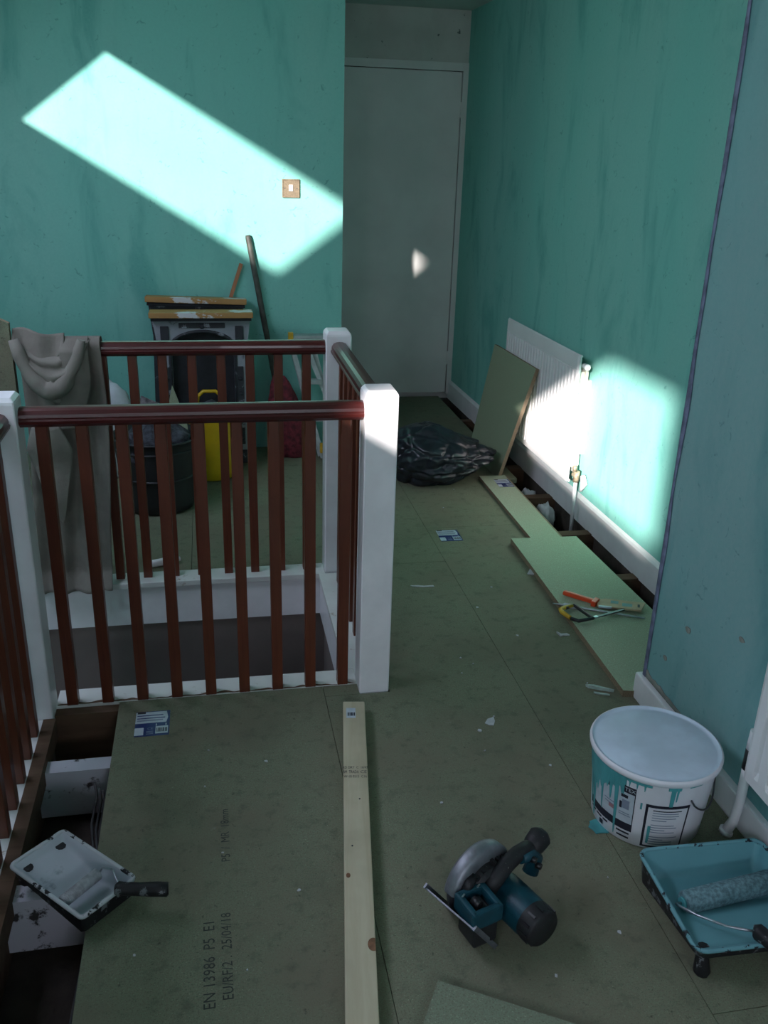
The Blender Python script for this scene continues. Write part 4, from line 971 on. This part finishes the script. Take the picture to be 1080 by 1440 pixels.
def swag(u, v):      # loose loop of cloth slung in front
    s = math.sin(PI * min(1.0, max(0.0, u))) ** 0.75
    x = -0.125 + 0.235 * u + 0.02 * v * math.cos(PI * u)
    z = 0.898 - 0.01 * v - (0.045 + 0.155 * v) * s + 0.012 * (1 - v) * (u - 0.5)
    y = -0.058 - 0.030 * math.sin(PI * v) ** 0.8 * (0.4 + s) - 0.012 * noise.noise(Vector((u * 5, v * 6, 2))) + 0.006 * math.sin(v * 22 + u * 4) * s
    return (x, y, z)
m = MB(); m.grid(swag, 40, 34); solid(m.build('swag_fold', 'dust_sheet_edge', ds), 0.003, 0.0)
def lap(u, v):       # broad flap turned over the rail end
    x = 0.012 + 0.088 * u + 0.012 * v * (u - 0.3); z = 0.906 - 0.30 * v
    y = -0.02 - 0.055 * min(1, v * 8) - 0.014 * math.sin(u * PI) * min(1, v * 4) + wob(x, z, 0.010)
    if v > 0.45: x -= 0.075 * (v - 0.45) ** 1.3 * 1.6
    return (x, y, z)
m = MB(); m.grid(lap, 18, 40); solid(m.build('turned_flap', 'dust_sheet', ds), 0.003, 0.0)
def point(u, v):     # triangular corner hanging lower down
    z = 0.62 - 0.36 * v; c = -0.055 + 0.02 * v; w = 0.085 * (1 - v) ** 0.8 * (0.5 + 0.6 * min(1, v * 4))
    return (c + w * (u * 2 - 1), -0.085 - 0.03 * math.sin(PI * u) * (1 - v) + 0.008 * math.sin(z * 30), z)
m = MB(); m.grid(point, 16, 30); solid(m.build('hanging_corner', 'dust_sheet_edge', ds), 0.003, 0.0)
def roll_pt(k):
    t_ = k / 14.0; return (-0.128 + 0.212 * t_, -0.075 - 0.02 * math.sin(PI * t_), 0.905 - 0.165 * math.sin(PI * t_) ** 0.8 + 0.006 * noise.noise(Vector((t_ * 7, 0, 0))))
m = MB(); m.tube([roll_pt(k) for k in range(15)], [0.016 + 0.014 * math.sin(PI * k / 14) + 0.003 * math.sin(k * 2.1) for k in range(15)], 14)
for v in m.bm.verts: v.co += Vector((0, 1, 1)) * 0.006 * noise.noise(Vector((v.co.x * 18, v.co.y * 50, v.co.z * 40)))
m.build('rolled_fold', 'dust_sheet_edge', ds)
def peak(u, v):
    x = -0.135 + 0.16 * u; return (x, -0.03 - 0.045 * v + 0.01 * math.sin(u * 9), 0.935 - 0.02 * u + 0.006 * math.sin(u * 7) - 0.05 * v - 0.05 * v * math.sin(PI * u))
m = MB(); m.grid(peak, 20, 10); solid(m.build('top_fold', 'dust_sheet', ds), 0.004, 0.0)
# white cartridge on the floor behind the kerb
cg = thing('sealant_tube', 'short white tube lying on the floor behind the stair kerb', 'tube', (-0.21, 3.248, 0.0155), 0.33)
m = MB(); m.tube([(-0.055, 0, 0), (-0.053, 0, 0), (0.053, 0, 0), (0.055, 0, 0)], [0.012, 0.0148, 0.0148, 0.011], 16); m.build('body', 'white_plastic', cg)
m = MB(); m.tube([(0.055, 0, 0), (0.064, 0, 0)], [0.010, 0.008], 12); m.build('end_cap', 'paper_white', cg)

# ================================================================== DEBRIS
def flake(label, loc, pts, rz, mat='flake_teal', h=0.0022, grp=None, name='paint_flake'):
    m = MB()
    top = [m.bm.verts.new((x, y, h * (0.5 + 0.9 * random.random()))) for x, y in pts]; bot = [m.bm.verts.new((x * 0.96, y * 0.96, 0)) for x, y in pts]
    m.face(top); m.face(bot[::-1]); n = len(pts)
    for i in range(n): m.face([bot[i], bot[(i + 1) % n], top[(i + 1) % n], top[i]])
    o = m.build(name, mat); o.location = loc; o.rotation_euler = (0, 0, rz)
    return tag(o, label, 'debris', grp)
flake('long thin pale paper scrap on the floor beside the near newel post', (0.741, 2.946, 0.0006), [(-0.043, 0.006), (-0.012, 0.004), (0.008, -0.004), (0.044, -0.004), (0.046, -0.014), (0.0, -0.012), (-0.035, -0.003)], 0.0, 'paper_white')
flake('pale triangular plaster flake against the edge of the cut sheet', (1.207, 3.000, 0.0006), [(-0.035, -0.01), (0.0, 0.045), (0.018, 0.03), (0.022, -0.02), (-0.005, -0.022)], 0.0, 'paper_white', 0.006)
flake('long pale green paper curl in front of the cut sheet corner', (1.122, 2.186, 0.0006), [(-0.035, 0.018), (-0.01, 0.012), (0.032, -0.016), (0.04, -0.026), (0.008, -0.012), (-0.03, 0.008)], 0.0, 'flake_teal', 0.008)
flake('second pale green curl beside the longest paper curl', (1.118, 2.160, 0.0006), [(-0.02, 0.006), (0.02, -0.01), (0.024, -0.016), (-0.014, -0.002)], 0.0, 'flake_teal', 0.005)
flake('three pointed white flake beside the hacksaw end of the cut sheet', (1.135, 2.519, 0.0006), [(-0.016, 0.016), (-0.002, 0.004), (0.018, 0.004), (0.022, -0.010), (0.0, -0.006), (-0.012, -0.012)], 0.0, 'paper_white', 0.006)
flake('jagged pale flake on the open floor before the batten end', (0.742, 2.061, 0.0006), [(-0.018, 0.0), (-0.004, 0.02), (0.016, 0.026), (0.014, 0.006), (0.004, -0.014), (-0.008, -0.010)], 0.0, 'paper_white', 0.003)
G = 'small pale flakes scattered on the chipboard floor'
for (x, y) in ((0.979, 2.535), (0.688, 1.939), (0.844, 1.854), (0.70, 2.03), (0.76, 2.09), (0.73, 2.33), (0.78, 2.38), (0.75, 2.42), (1.10, 2.22), (-0.02, 1.66), (-0.06, 1.90), (0.10, 1.98), (0.02, 1.33), (0.14, 1.52), (0.30 + 0.6, 2.75), (-0.20, 1.40), (0.52, 1.75), (0.83, 1.45), (1.0, 2.9), (0.65, 3.6), (1.02, 3.72), (1.13, 3.95), (0.9, 5.0), (1.2, 4.9), (-0.05, 2.05), (0.62, 1.22), (0.79, 1.30)):
    r = 0.002 + 0.0042 * random.random()
    flake('tiny pale flake of plaster on the green chipboard floor', (x, y, 0.0006), [(r * math.cos(a) * (0.5 + 0.8 * random.random()), r * math.sin(a) * (0.5 + 0.8 * random.random())) for a in [k * PI / 3 for k in range(6)]], random.random() * 6, 'paper_white', 0.002, G)
# rubble and paper down the gap under the radiator
m = MB(); random.seed(11)
for k in range(170):
    y = 2.3 + 3.4 * random.random(); x = 1.33 + (wall_x(y) - 1.37) * random.random(); r = 0.006 + 0.016 * random.random() ** 2
    t = bmesh.new(); bmesh.ops.create_icosphere(t, subdivisions=1, radius=r)
    for v in t.verts: v.co = Vector((v.co.x * 1.3, v.co.y, v.co.z * 0.8)) * (0.6 + 0.7 * random.random()) + Vector((x, y, -0.183 + r * 0.5))
    m.absorb(t)
tag(m.build('gap_rubble', 'rubble'), 'loose rubble in the dark gap along the skirting', 'rubble', None, 'stuff')
for (y, z, sz, lab) in ((3.78, -0.188, (0.03, 0.06, 0.085), 'crumpled white paper in the gap below the radiator valve end'), (4.02, -0.188, (0.03, 0.06, 0.075), 'crumpled pale paper in the gap beside the leaning chipboard sheet'), (3.50, -0.188, (0.03, 0.03, 0.06), 'small white paper scrap in the gap under the radiator pipe')):
    o = lump('crumpled_paper', 'paper_white', None, (wall_x(y) - 0.085, y, z), sz, y * 3, 0.35, 3, 0, 2.5, 0.3); tag(o, lab, 'paper')
for i, (x0, y0) in enumerate(((-0.345, 2.02), (-0.332, 2.0), (-0.322, 1.99))):
    m = MB(); m.tube([(x0, y0, -0.05), (x0 + 0.004, y0 - 0.01, -0.08), (x0 - 0.01, y0 - 0.05, -0.14), (x0 + 0.005, y0 - 0.16, -0.182), (x0 + 0.01, y0 - 0.40, -0.184), (x0 - 0.01, y0 - 1.0, -0.184)], 0.0035, 8)
    tag(m.build('cable', 'cable_grey'), 'thin grey cable running between the joists in the open floor strip', 'cable', 'cables in the open floor strip')
m = MB(); M_ = Matrix.Translation((-0.41, 1.88, -0.185)) @ Matrix.Rotation(-0.5, 4, 'Z')
m.box(-0.09, 0.12, -0.012, 0.012, 0, 0.016, M_); tag(m.build('lath_piece', 'brown_timber'), 'broken brown lath lying down between the joists', 'lath')

# ------------------------------------------------------------------ pieces that belong to a part become its children
NEST = {'light_switch': {'plate': ('raised_rim', 'rocker', 'screw')},
        'paint_bucket': {'tub': ('front_label', 'back_label', 'paint_run', 'wire_handle', 'paint_drip'), 'lid': ('lid_rim',)},
        'circular_saw': {'motor': ('motor_cap', 'cooling_vent'), 'battery_mount': ('battery_recess', 'contact'), 'grip': ('grip_cover', 'front_knob'), 'base_plate': ('depth_lever', 'bevel_knob')},
        'timber_batten': {'batten': ('grade_stamp', 'knot', 'nail_hole'), 'barcode_sticker': ('barcode',)},
        'roller_tray': {'tray_bowl': ('rim',)}, 'paint_roller': {'sleeve': ('end_cap',), 'handle': ('wire_frame',)},
        'paint_scraper': {'card_sleeve': ('sleeve_print', 'hang_slot', 'barcode_tab'), 'handle': ('collar',)},
        'panel_radiator': {'valve': ('valve_cap', 'pipe'), 'front_panel': ('top_plug',)},
        'fireplace': {'surround': ('arch_moulding', 'ornament'), 'mantel_shelf': ('shelf_moulding',)},
        'rubble_tub': {'shell': ('handle',)}, 'builders_tub': {'shell': ('rib',)}, 'steel_file': {'shaft': ('ferrule',)},
        'junior_hacksaw': {'frame': ('yellow_grip',), 'blade_arm': ('blade_clamp',)}, 'sealant_tube': {'body': ('end_cap',)}, 'door_1': {'door_leaf': ('hinge',)}}
for o in [o for o in col.objects if o.parent is None and o.type == 'EMPTY']:
    spec = NEST.get(o.name.split('.')[0])
    if not spec: continue
    kids = list(o.children)
    for host, subs in spec.items():
        h = [k for k in kids if k.name.split('.')[0] == host]
        if not h: continue
        for k in kids:
            if k.name.split('.')[0] in subs: k.parent = h[0]
